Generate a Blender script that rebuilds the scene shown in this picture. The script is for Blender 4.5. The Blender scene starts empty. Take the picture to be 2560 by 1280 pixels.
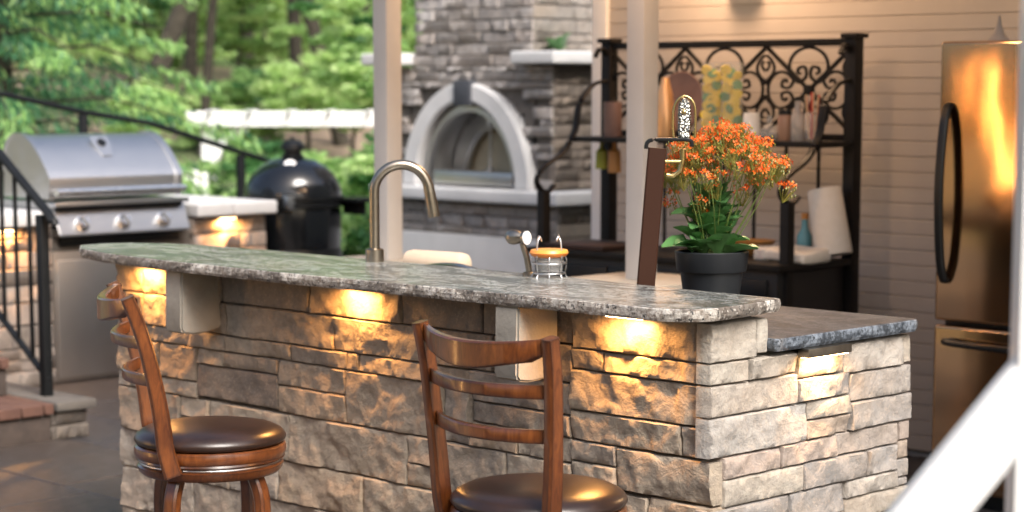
import bpy, bmesh, math, random
import numpy as np
from mathutils import Vector, Matrix, noise
random.seed(7); RNG = np.random.default_rng(7)
S = bpy.context.scene
COL = S.collection
R = math.radians
PI = math.pi
# ------------------------------------------------------------------ camera, world, sun
cam_d = bpy.data.cameras.new('camera'); cam = bpy.data.objects.new('camera', cam_d); COL.objects.link(cam)
cam.location = (0, 0, 1.57); cam.rotation_euler = (R(90 - 7.09), 0, R(45))
cam_d.sensor_width = 36; cam_d.lens = 72.11; cam_d.shift_y = 0.0832
cam_d.clip_start = 0.05; cam_d.clip_end = 600
cam_d.dof.use_dof = True; cam_d.dof.focus_distance = 5.15; cam_d.dof.aperture_fstop = 3.2
S.camera = cam
W = bpy.data.worlds.new('World'); S.world = W; W.use_nodes = True
nt = W.node_tree; bg = nt.nodes['Background']
sky = nt.nodes.new('ShaderNodeTexSky'); sky.sky_type = 'NISHITA'; sky.sun_disc = False
SUN_EL, SUN_AZ = 46, 107            # azimuth measured from +Y towards +X
sky.sun_elevation = R(SUN_EL); sky.sun_rotation = R(SUN_AZ); sky.air_density = 1.0; sky.dust_density = 6.0; sky.ozone_density = 1.2
nt.links.new(sky.outputs[0], bg.inputs[0]); bg.inputs[1].default_value = 0.13
sl = bpy.data.lights.new('sun', 'SUN'); sl.energy = 2.3; sl.angle = R(28); sl.color = (1.0, 0.975, 0.95)
so = bpy.data.objects.new('sun', sl); COL.objects.link(so)
d = Vector((math.sin(R(SUN_AZ)) * math.cos(R(SUN_EL)), math.cos(R(SUN_AZ)) * math.cos(R(SUN_EL)), math.sin(R(SUN_EL))))
so.rotation_euler = d.to_track_quat('Z', 'Y').to_euler()
S.view_settings.view_transform = 'Standard'; S.view_settings.look = 'None'
S.view_settings.exposure = 0.95; S.view_settings.gamma = 1; S.view_settings.use_curve_mapping = False
S.cycles.use_denoising = True; S.cycles.max_bounces = 7; S.cycles.transparent_max_bounces = 8
S.cycles.sample_clamp_indirect = 6; S.cycles.caustics_reflective = False; S.cycles.caustics_refractive = False

# ------------------------------------------------------------------ materials
def mat(name, col=(.5, .5, .5), rough=.5, metal=0, **k):
    m = bpy.data.materials.new(name); m.use_nodes = True
    b = m.node_tree.nodes['Principled BSDF']
    b.inputs['Base Color'].default_value = (*col, 1); b.inputs['Roughness'].default_value = rough
    b.inputs['Metallic'].default_value = metal
    for a, v in k.items():
        b.inputs[a.replace('_', ' ')].default_value = v
    return m
class NT:
    def __init__(s, m): s.t = m.node_tree; s.b = s.t.nodes['Principled BSDF']; s.tc = None
    def n(s, ty, **k):
        x = s.t.nodes.new(ty)
        for a, v in k.items(): setattr(x, a, v)
        return x
    def l(s, a, b): s.t.links.new(a, b)
    def co(s, kind='Object', scale=(1, 1, 1)):
        if not s.tc: s.tc = s.n('ShaderNodeTexCoord')
        mp = s.n('ShaderNodeMapping'); mp.inputs['Scale'].default_value = scale
        s.l(s.tc.outputs[kind], mp.inputs[0]); return mp.outputs[0]
    def noise(s, co, sc, det=5, rough=.55, dist=0):
        x = s.n('ShaderNodeTexNoise'); x.inputs['Scale'].default_value = sc; x.inputs['Detail'].default_value = det
        x.inputs['Roughness'].default_value = rough; x.inputs['Distortion'].default_value = dist
        s.l(co, x.inputs['Vector']); return x.outputs['Fac']
    def vor(s, co, sc, feat='F1', out='Distance'):
        x = s.n('ShaderNodeTexVoronoi'); x.feature = feat; x.inputs['Scale'].default_value = sc; s.l(co, x.inputs['Vector']); return x.outputs[out]
    def ramp(s, fac, stops):
        r = s.n('ShaderNodeValToRGB'); e = r.color_ramp.elements
        while len(e) < len(stops): e.new(.5)
        for i, (p, c) in enumerate(stops):
            e[i].position = p; e[i].color = (*c, 1) if len(c) == 3 else c
        s.l(fac, r.inputs[0]); return r.outputs[0]
    def mix(s, fac, a, b, mode='MIX'):
        x = s.n('ShaderNodeMix', data_type='RGBA', blend_type=mode)
        for sock, v in ((x.inputs[0], fac), (x.inputs[6], a), (x.inputs[7], b)):
            if hasattr(v, 'node'): s.l(v, sock)
            elif isinstance(v, tuple): sock.default_value = (*v, 1)
            else: sock.default_value = v
        return x.outputs[2]
    def bump(s, h, strength=.3, dist=.01, prev=None):
        x = s.n('ShaderNodeBump'); x.inputs['Strength'].default_value = strength; x.inputs['Distance'].default_value = dist
        s.l(h, x.inputs['Height'])
        if prev is not None: s.l(prev, x.inputs['Normal'])
        s.l(x.outputs[0], s.b.inputs['Normal']); return x.outputs[0]
    def col(s, c): s.l(c, s.b.inputs['Base Color'])
    def rg(s, c): s.l(c, s.b.inputs['Roughness'])
G3 = lambda v: (v, v, v)
def m_stone(name, sc=1.0, bstr=.6, tone=(.30, .235, .175)):
    """natural stone: the object's own colour, mottled, with veins, rust and chiselled relief"""
    m = mat(name, rough=.85); q = NT(m)
    oi = q.n('ShaderNodeObjectInfo'); co = q.co('Object')
    ad = q.n('ShaderNodeVectorMath', operation='MULTIPLY_ADD')
    cb = q.n('ShaderNodeCombineXYZ'); q.l(oi.outputs['Random'], cb.inputs[0]); q.l(oi.outputs['Random'], cb.inputs[2])
    q.l(cb.outputs[0], ad.inputs[0]); ad.inputs[1].default_value = (31, 31, 17); q.l(co, ad.inputs[2]); v = ad.outputs[0]
    n1 = q.noise(v, 7 * sc, 6, .6); n2 = q.noise(v, 38 * sc, 5, .65); n3 = q.noise(v, 3.2 * sc, 3, .5)
    base = q.mix(q.ramp(n1, [(.3, G3(0)), (.7, G3(1))]), oi.outputs['Color'], tone, 'MIX')
    t = q.mix(.45, oi.outputs['Color'], base)
    t = q.mix(q.ramp(n2, [(.35, G3(0)), (.68, G3(.45))]), t, (.11, .10, .095))
    t = q.mix(q.ramp(n3, [(.55, G3(0)), (.72, G3(.4))]), t, tuple(x * 1.35 for x in tone))
    t = q.mix(q.ramp(q.noise(v, 120 * sc, 2, .5), [(.55, G3(0)), (.75, G3(.35))]), t, tuple(x * 1.7 for x in tone))
    q.col(t)
    f = q.n('ShaderNodeMath', operation='ADD'); q.l(q.noise(v, 16 * sc, 8, .68, .6), f.inputs[0])
    vv = q.n('ShaderNodeMath', operation='MULTIPLY'); q.l(q.noise(v, 70 * sc, 4, .6), vv.inputs[0]); vv.inputs[1].default_value = .35
    q.l(vv.outputs[0], f.inputs[1]); q.bump(f.outputs[0], bstr, .012)
    return m
def m_granite(name, base, dark, light, rough, bump=0, coat=0):
    m = mat(name, rough=rough, Coat_Weight=coat); q = NT(m); co = q.co('Object', (1, 1, 1))
    st = q.co('Object', (.45, 1, 1))
    a = q.noise(co, 48, 8, .8, .2); b = q.noise(co, 85, 4, .7); c = q.vor(co, 70); e = q.noise(st, 7, 6, .7, 1.4)
    t = q.mix(q.ramp(a, [(.42, G3(0)), (.56, G3(1))]), base, light)
    t = q.mix(q.ramp(e, [(.48, G3(0)), (.56, G3(.8))]), t, tuple(x * .42 for x in base))
    t = q.mix(q.ramp(q.noise(st, 4, 5, .7, 1), [(.50, G3(0)), (.62, G3(.35))]), t, (.20, .16, .12))
    t = q.mix(q.ramp(b, [(.55, G3(0)), (.63, G3(1))]), t, dark)
    t = q.mix(q.ramp(c, [(.12, G3(.85)), (.22, G3(0))]), t, light)
    q.col(t)
    if bump: q.bump(q.noise(co, 60, 6, .7), bump, .01)
    return m
def m_wood(name, c1, c2, rough=.3, coat=.4, scale=(6, 6, 1.2), edge=0):
    m = mat(name, rough=rough, Coat_Weight=coat, Coat_Roughness=.12); q = NT(m); co = q.co('Object', scale)
    a = q.noise(co, 9, 6, .6, 1.5); b = q.noise(q.co('Object'), 5, 4, .6)
    t = q.mix(q.ramp(a, [(.3, G3(0)), (.7, G3(1))]), c1, c2)
    t = q.mix(q.ramp(b, [(.45, G3(0)), (.7, G3(.6))]), t, tuple(x * .35 for x in c1))
    if edge:        # antique finish: stain left dark along the edges
        bv = q.n('ShaderNodeBevel'); bv.samples = 4; bv.inputs['Radius'].default_value = edge; ge = q.n('ShaderNodeNewGeometry')
        dp = q.n('ShaderNodeVectorMath', operation='DOT_PRODUCT'); q.l(bv.outputs[0], dp.inputs[0]); q.l(ge.outputs['Normal'], dp.inputs[1])
        t = q.mix(q.ramp(dp.outputs['Value'], [(.90, G3(.85)), (.995, G3(0))]), t, (.012, .005, .004))
    q.col(t); q.bump(a, .05, .004); return m
def m_leaf(name, c1, c2, rough=.45, tr=.35):
    m = mat(name, rough=rough); q = NT(m)
    gi = q.n('ShaderNodeNewGeometry')
    t = q.mix(gi.outputs['Random Per Island'], c1, c2); q.col(t)
    tl = q.n('ShaderNodeBsdfTranslucent'); q.l(t, tl.inputs[0])
    mx = q.n('ShaderNodeMixShader'); mx.inputs[0].default_value = tr
    o = q.t.nodes['Material Output']; q.l(q.b.outputs[0], mx.inputs[1]); q.l(tl.outputs[0], mx.inputs[2]); q.l(mx.outputs[0], o.inputs[0])
    return m
def m_noisy(name, c1, c2, sc=8, rough=.6, bump=.1, metal=0, bsc=None, dist=.005, **k):
    m = mat(name, rough=rough, metal=metal, **k); q = NT(m); co = q.co('Object')
    q.col(q.mix(q.ramp(q.noise(co, sc, 6, .6), [(.3, G3(0)), (.7, G3(1))]), c1, c2))
    if bump: q.bump(q.noise(co, bsc or sc * 6, 5, .6), bump, dist)
    return m
def m_steel(name, col=(.62, .62, .62), rough=.22, stretch=(1, 1, 60), bump=.02, wave=0):
    m = mat(name, col, rough, 1.0); q = NT(m); a = q.noise(q.co('Object', stretch), 14, 4, .6)
    q.rg(q.ramp(a, [(.2, G3(rough * .75)), (.8, G3(rough * 1.4))])); n = q.bump(a, bump, .001)
    if wave: q.bump(q.noise(q.co('Object'), 2.2, 2, .5), wave, .05, n)
    return m
def m_emit(name, col, st):
    m = mat(name, col); b = m.node_tree.nodes['Principled BSDF']
    b.inputs['Emission Color'].default_value = (*col, 1); b.inputs['Emission Strength'].default_value = st; return m
def m_glass(name, col=(1, 1, 1), rough=.02, ior=1.3):
    return mat(name, col, rough, Transmission_Weight=1.0, IOR=ior)
M = dict(
    stone=m_stone('ledge_stone', 1, .75), farstone=m_stone('fireplace_stone', .8, .5),
    mortar=m_noisy('mortar', (.10, .09, .08), (.16, .14, .12), 20, .95, .3),
    granite=m_granite('granite_polished', (.125, .135, .128), (.03, .03, .032), (.34, .345, .32), .26, .0, 0),
    granite_edge=m_granite('granite_rough_edge', (.23, .19, .155), (.025, .025, .025), (.60, .57, .52), .55, 1.0),
    granite_low=m_granite('granite_low', (.035, .034, .036), (.015, .015, .016), (.085, .082, .082), .62, .05),
    granite_low_edge=m_granite('granite_low_edge', (.05, .062, .078), (.012, .015, .018), (.19, .22, .26), .4, .3),
    limestone=m_noisy('limestone', (.27, .25, .215), (.40, .375, .325), 5, .85, .7, bsc=30),
    caststone=m_noisy('cast_stone', (.56, .555, .55), (.66, .655, .65), 4, .8, .1),
    slate=None,
    wood=m_wood('cherry_wood', (.085, .022, .006), (.21, .064, .015), .28, .5, edge=.013),
    leather=m_noisy('brown_leather', (.016, .009, .007), (.032, .016, .011), 18, .3, .14, bsc=160, dist=.002),
    black=m_noisy('black_iron', (.004, .005, .006), (.008, .009, .010), 12, .5, .15, Specular_IOR_Level=.3),
    rackiron=m_noisy('dark_wrought_iron', (.006, .005, .0045), (.011, .009, .0075), 12, .5, .15, Specular_IOR_Level=.25),
    white=m_noisy('white_paint', (.78, .79, .80), (.84, .84, .84), 3, .4, .03, bsc=30),
    postpaint=m_noisy('post_paint', (.50, .475, .45), (.57, .545, .515), 3, .5, .05),
    siding=m_noisy('siding_paint', (.44, .40, .36), (.50, .455, .41), 2.5, .55, .05, bsc=25),
    steel=m_steel('brushed_steel', (.58, .58, .58), .34, (1, 60, 1)),
    fridge=mat('warm_tinted_steel', (.50, .31, .175), .115, 1.0, Anisotropic=.3, Anisotropic_Rotation=0.0),  # bronze tint carries the warm reflection in the steel's colour
    bronze=m_noisy('brushed_bronze', (.28, .24, .19), (.38, .34, .28), 30, .28, .02, 1.0),
    brass=m_noisy('aged_brass', (.45, .33, .13), (.62, .48, .22), 30, .25, .05, 1.0),
    blackplastic=m_noisy('black_plastic', (.005, .0055, .006), (.008, .009, .010), 10, .35, .03, Specular_IOR_Level=.35),
    blackglaze=m_noisy('black_glaze', (.004, .005, .006), (.008, .009, .011), 6, .18, .12, bsc=90, dist=.002, Coat_Weight=.5),
    pot=m_noisy('pot_plastic', (.008, .010, .012), (.013, .015, .018), 14, .42, .05),
    soil=m_noisy('soil', (.02, .013, .008), (.05, .03, .02), 40, 1, .6),
    leaf=m_leaf('succulent_leaf', (.05, .16, .055), (.13, .29, .09), .35, .15),
    stem=m_leaf('flower_stem', (.09, .15, .03), (.16, .21, .05), .5, .1),
    petal=m_leaf('orange_petal', (.74, .08, .006), (.90, .20, .015), .5, .3),
    bud=m_leaf('green_bud', (.13, .17, .03), (.34, .26, .05), .5, .2),
    bark=m_noisy('bark', (.032, .028, .020), (.065, .055, .040), 9, .95, .8, bsc=14, dist=.03),
    amber=mat('amber_wax', (.85, .33, .06), .35, Subsurface_Weight=.2),
    glass=mat('clear_glass', (.85, .87, .86), .05, Alpha=.13),
    cheek=m_noisy('cheek_stone', (.075, .07, .065), (.13, .115, .10), 9, .9, .5, bsc=30),
    brick=m_noisy('brick_paver', (.085, .042, .032), (.13, .065, .045), 14, .85, .4),
    darkwood=m_wood('dark_walnut', (.022, .008, .004), (.045, .016, .008), .6, 0),
    cream=m_noisy('cream_cap', (.44, .39, .32), (.52, .47, .39), 6, .7, .1),
    paper=m_noisy('paper_towel', (.70, .64, .55), (.76, .70, .62), 30, .9, .2),
    warm=m_emit('warm_diffuser', (1.0, .62, .28), 18),
    oven=m_noisy('oven_metal', (.40, .40, .39), (.52, .51, .49), 6, .4, .05, .6),
    ovenback=m_noisy('oven_brick', (.42, .37, .26), (.55, .48, .34), 7, .7, .1),
    white_cer=mat('white_ceramic', (.8, .8, .78), .15),
    lemon=mat('lemon', (.90, .66, .03), .45), green=mat('mint_green', (.10, .28, .08), .5), red=mat('red_cap', (.6, .05, .03), .4),
    terra=m_noisy('terracotta_plate', (.17, .10, .085), (.25, .155, .13), 9, .5, .1),
    orange=m_noisy('copper_bottle', (.80, .42, .18), (.88, .52, .26), 5, .3, .02, .5),
    teal=mat('teal_label', (.10, .27, .32), .4), caramel=mat('caramel', (.45, .20, .05), .5), olive=mat('olive_oil', (.30, .30, .03), .2),
)
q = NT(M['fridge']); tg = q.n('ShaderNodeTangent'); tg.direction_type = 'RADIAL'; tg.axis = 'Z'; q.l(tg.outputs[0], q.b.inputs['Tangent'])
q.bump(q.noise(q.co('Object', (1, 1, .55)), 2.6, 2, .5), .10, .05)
# ------------------------------------------------------------------ mesh helpers
def link(name, me, m=None, parent=None, loc=None):
    o = bpy.data.objects.new(name, me); COL.objects.link(o)
    if m is not None: me.materials.append(m)
    if parent is not None: o.parent = parent
    if loc is not None: o.location = loc
    return o
def mesh(name, v, f, m=None, parent=None, smooth=False, loc=None):
    me = bpy.data.meshes.new(name); me.from_pydata([tuple(x) for x in v], [], f); me.update()
    if smooth: me.shade_smooth()
    return link(name, me, m, parent, loc)
def frombm(name, bm, m=None, parent=None, smooth=False, loc=None, angle=None):
    me = bpy.data.meshes.new(name); bmesh.ops.recalc_face_normals(bm, faces=bm.faces); bm.to_mesh(me); bm.free()
    if smooth: me.shade_smooth()
    o = link(name, me, m, parent, loc)
    if angle is not None:
        me.shade_smooth(); me.set_sharp_from_angle(angle=R(angle))
    return o
def thing(name, label, cat, loc=(0, 0, 0), rz=0, group=None):
    o = bpy.data.objects.new(name, None); COL.objects.link(o); o.location = loc; o.rotation_euler = (0, 0, rz)
    o.empty_display_size = .1; o['label'] = label; o['category'] = cat
    if group: o['group'] = group
    return o
def tag(o, label=None, cat=None, group=None, kind=None):
    for k, v in (('label', label), ('category', cat), ('group', group), ('kind', kind)):
        if v: o[k] = v
    return o
def bbox(bm, x0, x1, y0, y1, z0, z1, bev=0, seg=2):
    r = bmesh.ops.create_cube(bm, size=1); vs = r['verts']
    for v in vs: v.co = Vector(((x0 + x1) / 2 + v.co.x * (x1 - x0), (y0 + y1) / 2 + v.co.y * (y1 - y0), (z0 + z1) / 2 + v.co.z * (z1 - z0)))
    if bev:
        es = list({e for v in vs for e in v.link_edges})
        bmesh.ops.bevel(bm, geom=es, offset=bev, segments=seg, affect='EDGES', profile=.6)
def box(name, x0, x1, y0, y1, z0, z1, m, parent=None, bev=.004, seg=2):
    bm = bmesh.new(); bbox(bm, x0, x1, y0, y1, z0, z1, bev, seg)
    return frombm(name, bm, m, parent, angle=40)
def lathe_bm(bm, prof, n=32, c=(0, 0, 0), ax=None):
    """prof: list of (r, z)"""
    rows = []
    T = Matrix.Translation(c) @ (ax if ax is not None else Matrix())
    for r, z in prof:
        if r < 1e-6: rows.append([bm.verts.new(T @ Vector((0, 0, z)))])
        else: rows.append([bm.verts.new(T @ Vector((r * math.cos(2 * PI * i / n), r * math.sin(2 * PI * i / n), z))) for i in range(n)])
    for a, b in zip(rows, rows[1:]):
        for i in range(n):
            j = (i + 1) % n
            if len(a) == 1 and len(b) == 1: continue
            if len(a) == 1: bm.faces.new((a[0], b[i], b[j]))
            elif len(b) == 1: bm.faces.new((a[i], a[j], b[0]))
            else: bm.faces.new((a[i], a[j], b[j], b[i]))
def lathe(name, prof, m, parent=None, n=32, c=(0, 0, 0), ax=None, angle=40):
    bm = bmesh.new(); lathe_bm(bm, prof, n, c, ax); return frombm(name, bm, m, parent, angle=angle)
def sweep_bm(bm, pts, prof, up=(0, 0, 1), scale=None, closed=False):
    pts = [Vector(p) for p in pts]; n = len(pts); rows = []; up = Vector(up)
    for i, p in enumerate(pts):
        if closed: t = pts[(i + 1) % n] - pts[i - 1]
        else: t = pts[min(i + 1, n - 1)] - pts[max(i - 1, 0)]
        t.normalize(); s = t.cross(up)
        if s.length < 1e-4: s = t.cross(Vector((1, 0, 0)))
        s.normalize(); u = s.cross(t); k = scale[i] if scale else 1
        kx, ky = k if isinstance(k, tuple) else (k, k)
        rows.append([bm.verts.new(p + s * a * kx + u * b * ky) for a, b in prof])
    m = len(prof)
    for i in range(n if closed else n - 1):
        a, b = rows[i], rows[(i + 1) % n]
        for j in range(m): bm.faces.new((a[j], a[(j + 1) % m], b[(j + 1) % m], b[j]))
    if not closed: bm.faces.new(rows[0]); bm.faces.new(list(reversed(rows[-1])))
def circ(r, n=8): return [(r * math.cos(2 * PI * i / n), r * math.sin(2 * PI * i / n)) for i in range(n)]
def rect(w, h, c=None):
    c = c if c is not None else min(w, h) * .22; w /= 2; h /= 2
    return [(-w + c, -h), (w - c, -h), (w, -h + c), (w, h - c), (w - c, h), (-w + c, h), (-w, h - c), (-w, -h + c)]
def smoothpath(pts, k=6, closed=False):
    P = [Vector(p) for p in pts]; n = len(P); out = []
    for i in range(n if closed else n - 1):
        p0, p1, p2, p3 = (P[(i - 1) % n], P[i], P[(i + 1) % n], P[(i + 2) % n]) if closed else (P[max(i - 1, 0)], P[i], P[i + 1], P[min(i + 2, n - 1)])
        for j in range(k):
            t = j / k
            out.append(.5 * ((2 * p1) + (p2 - p0) * t + (2 * p0 - 5 * p1 + 4 * p2 - p3) * t * t + (3 * p1 - p0 - 3 * p2 + p3) * t ** 3))
    if not closed: out.append(P[-1])
    return out
def sweep(name, pts, prof, m, parent=None, up=(0, 0, 1), scale=None, angle=40, closed=False):
    bm = bmesh.new(); sweep_bm(bm, pts, prof, up, scale, closed); return frombm(name, bm, m, parent, angle=angle)
def tube(name, pts, r, m, parent=None, n=8, scale=None, up=(0, 0, 1)): return sweep(name, pts, circ(r, n), m, parent, up, scale, 60)
def copy_tree(o, parent=None):
    c = o.copy(); COL.objects.link(c); c.parent = parent
    for ch in list(o.children): copy_tree(ch, c)
    return c
def warmlight(parent, loc, power, size=(.12, .03), col=(1.0, .44, .11), rot=(0, 0, 0), spread=170):
    l = bpy.data.lights.new('lamp_light', 'AREA'); l.shape = 'RECTANGLE'; l.size, l.size_y = size; l.energy = power; l.color = col; l.spread = R(spread)
    o = bpy.data.objects.new('lamp_light', l); COL.objects.link(o); o.location = loc; o.rotation_euler = rot; o.parent = parent; return o

# ------------------------------------------------------------------ terrain and paving
def hill(x, y):
    D = (y - x) * .7071; L = (x + y) * .7071
    t = min(max((D - 15) / 17, 0), 1); t = t * t * (3 - 2 * t)
    h = 1.55 * t + max(0, D - 34) * .055 + .25 * noise.noise(Vector((x * .22, y * .22, 0))) * min(1, max(0, D - 14) / 6)
    return h if D > 14 else 0
N = 110; v = []; f = []
for i in range(N + 1):
    for j in range(N + 1):
        a = -260 + 520 * (i / N); b = -260 + 520 * (j / N)
        x = math.copysign(abs(a / 260) ** 1.9 * 260, a) - 6; y = math.copysign(abs(b / 260) ** 1.9 * 260, b) + 6
        v.append((x, y, hill(x, y) - .06))
for i in range(N):
    for j in range(N):
        a = i * (N + 1) + j; f.append((a, a + N + 1, a + N + 2, a + 1))
m = mat('leaf_litter_ground', rough=1); q = NT(m); co = q.co('Object')
q.col(q.mix(q.ramp(q.noise(co, .35, 6, .6), [(.42, G3(0)), (.6, G3(1))]), (.30, .22, .16), (.07, .12, .035))); q.bump(q.noise(co, 9, 6, .7), .6, .05)
tag(mesh('ground', v, f, m, smooth=True), kind='structure')
m = m_stone('slate_slab', .6, .25, (.05, .038, .03)); M['slate'] = m; m.node_tree.nodes['Principled BSDF'].inputs['Roughness'].default_value = .38
patio = box('patio', -11.5, 1.5, -1.2, 9.6, -.10, -.012, m_noisy('grout', (.10, .10, .10), (.16, .155, .15), 12, .95, .2), bev=0); tag(patio, kind='structure')
slabs = {}
def slab(x0, x1, y0, y1):
    g = .006; w, h = x1 - x0 - 2 * g, y1 - y0 - 2 * g; key = (round(w, 2), round(h, 2))
    if key not in slabs:
        bm = bmesh.new(); bbox(bm, 0, w, 0, h, -.035, 0, .004, 1); me = bpy.data.meshes.new('paving_slab'); bm.to_mesh(me); bm.free(); me.materials.append(M['slate']); slabs[key] = me
    o = bpy.data.objects.new('paving_slab', slabs[key]); COL.objects.link(o); o.parent = patio
    o.location = (x0 + g, y0 + g, random.uniform(-.0015, .0015))
    c = random.choice([(.022, .025, .032), (.036, .03, .028), (.018, .02, .026), (.05, .032, .024), (.028, .026, .027), (.045, .034, .028)]); o.color = (*c, 1)
y = 2.55; k = 0
while y < 9.4:
    h = (.62, .48, .74)[k % 3]; k += 1; x = -11.3 + random.uniform(0, .3)
    while x < -1.6:
        w = random.choice((.62, .78, .96)); slab(x, min(x + w, -1.4), y, y + h); x += w
    y += h

# ------------------------------------------------------------------ stones
def stone_mesh(w, h, depth, cell, amp, seed, edge=.006):
    """rough hewn block: face in the XZ plane looking to -Y, from (0,0) to (w,h)"""
    nu = max(4, int(w / cell)); nv = max(3, int(h / cell)); vs = []; fs = []
    sv = Vector((seed * 13.7, seed * 7.1, seed * 3.3)); tiltu = random.uniform(-1, 1) * amp * .6; tiltv = random.uniform(-1, 1) * amp * .5
    for j in range(nv + 1):
        for i in range(nu + 1):
            u = (0, .0045, w - .0045, w)[(0, 1, -2, -1).index(i if i < 2 else i - nu - 1)] if i < 2 or i > nu - 2 else w * i / nu
            vv = (0, .0045, h - .0045, h)[(0, 1, -2, -1).index(j if j < 2 else j - nv - 1)] if j < 2 or j > nv - 2 else h * j / nv
            p = Vector((u, 0, vv)) * 7 + sv
            r = noise.fractal(p, .8, 2.2, 5) * amp * 1.15
            c = noise.cell(Vector((u * 9 + vv * 5 + seed, vv * 14 - u * 3, seed))) * amp * .35
            rd = abs(noise.noise(p * 1.7 + Vector((5, 5, 5)))) * amp * 1.1
            yv = -(amp + r + c - rd) - tiltu * (u / w - .5) - tiltv * (vv / h - .5)
            e = min(u, w - u, vv, h - vv)
            if e < .002: yv += .0038
            wob = edge * .42
            du = noise.noise(Vector((vv * 16, seed, 1))) * wob if i in (0, nu) else 0
            dv = noise.noise(Vector((u * 11, seed, 2))) * wob if j in (0, nv) else 0
            uu = min(max(u, .0012), w - .0012) + (abs(du) if i == 0 else -abs(du) if i == nu else 0)
            v2 = min(max(vv, .0012), h - .0012) + (abs(dv) if j == 0 else -abs(dv) if j == nv else 0)
            vs.append((uu, yv, v2))
    for j in range(nv):
        for i in range(nu):
            a = j * (nu + 1) + i; fs.append((a, a + 1, a + nu + 2, a + nu + 1))
    ring = [i for i in range(nu + 1)] + [j * (nu + 1) + nu for j in range(1, nv + 1)] + [nv * (nu + 1) + i for i in range(nu - 1, -1, -1)] + [j * (nu + 1) for j in range(nv - 1, 0, -1)]
    b0 = len(vs); vs += [(vs[r][0], depth, vs[r][2]) for r in ring]; n = len(ring)
    for k in range(n): fs.append((ring[k], b0 + k, b0 + (k + 1) % n, ring[(k + 1) % n]))
    fs.append(tuple(b0 + k for k in range(n)))
    me = bpy.data.meshes.new('stone'); me.from_pydata(vs, [], fs); me.update(); me.shade_smooth(); me.set_sharp_from_angle(angle=R(50)); return me
scount = [0]
def place_stone(parent, me, loc, rz, col, m, scale=None):
    o = bpy.data.objects.new('stone', me); COL.objects.link(o)
    if not me.materials: me.materials.append(m)
    o.parent = parent; o.location = loc; o.rotation_euler = (0, 0, rz); o.color = (*col, 1)
    if scale: o.scale = scale
    scount[0] += 1; return o
bar = thing('stone_bar', 'raised stone bar with rough edged granite top and four glowing lights under the counter', 'bar counter', (0, 0, 0))
GAP = .0016
FCOL = [(.38, .32, .245), (.34, .30, .25), (.42, .36, .28), (.31, .265, .21), (.37, .34, .295), (.41, .32, .225)]
RCOL = [(.36, .33, .285), (.29, .285, .28), (.34, .28, .23), (.40, .375, .34), (.26, .255, .25), (.37, .31, .275)]
def fs(x0, x1, z0, z1, amp=.0095, col=None):      # stone in the front face of the bar
    c = col or random.choice(FCOL); me = stone_mesh(x1 - x0 - GAP, z1 - z0 - GAP, .05, .0085, amp, random.random() * 20)
    place_stone(bar, me, (x0, 3.930, z0), 0, c, M['stone'])
def rs(y0, y1, z0, z1, amp=.0085, col=None):     # stone in the end face (faces +X)
    c = col or random.choice(RCOL); me = stone_mesh(y1 - y0 - GAP, z1 - z0 - GAP, .045, .0085, amp, random.random() * 20)
    place_stone(bar, me, (-3.218, y0, z0), R(90), c, M['stone'])
dk = (.25, .21, .17)
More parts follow.
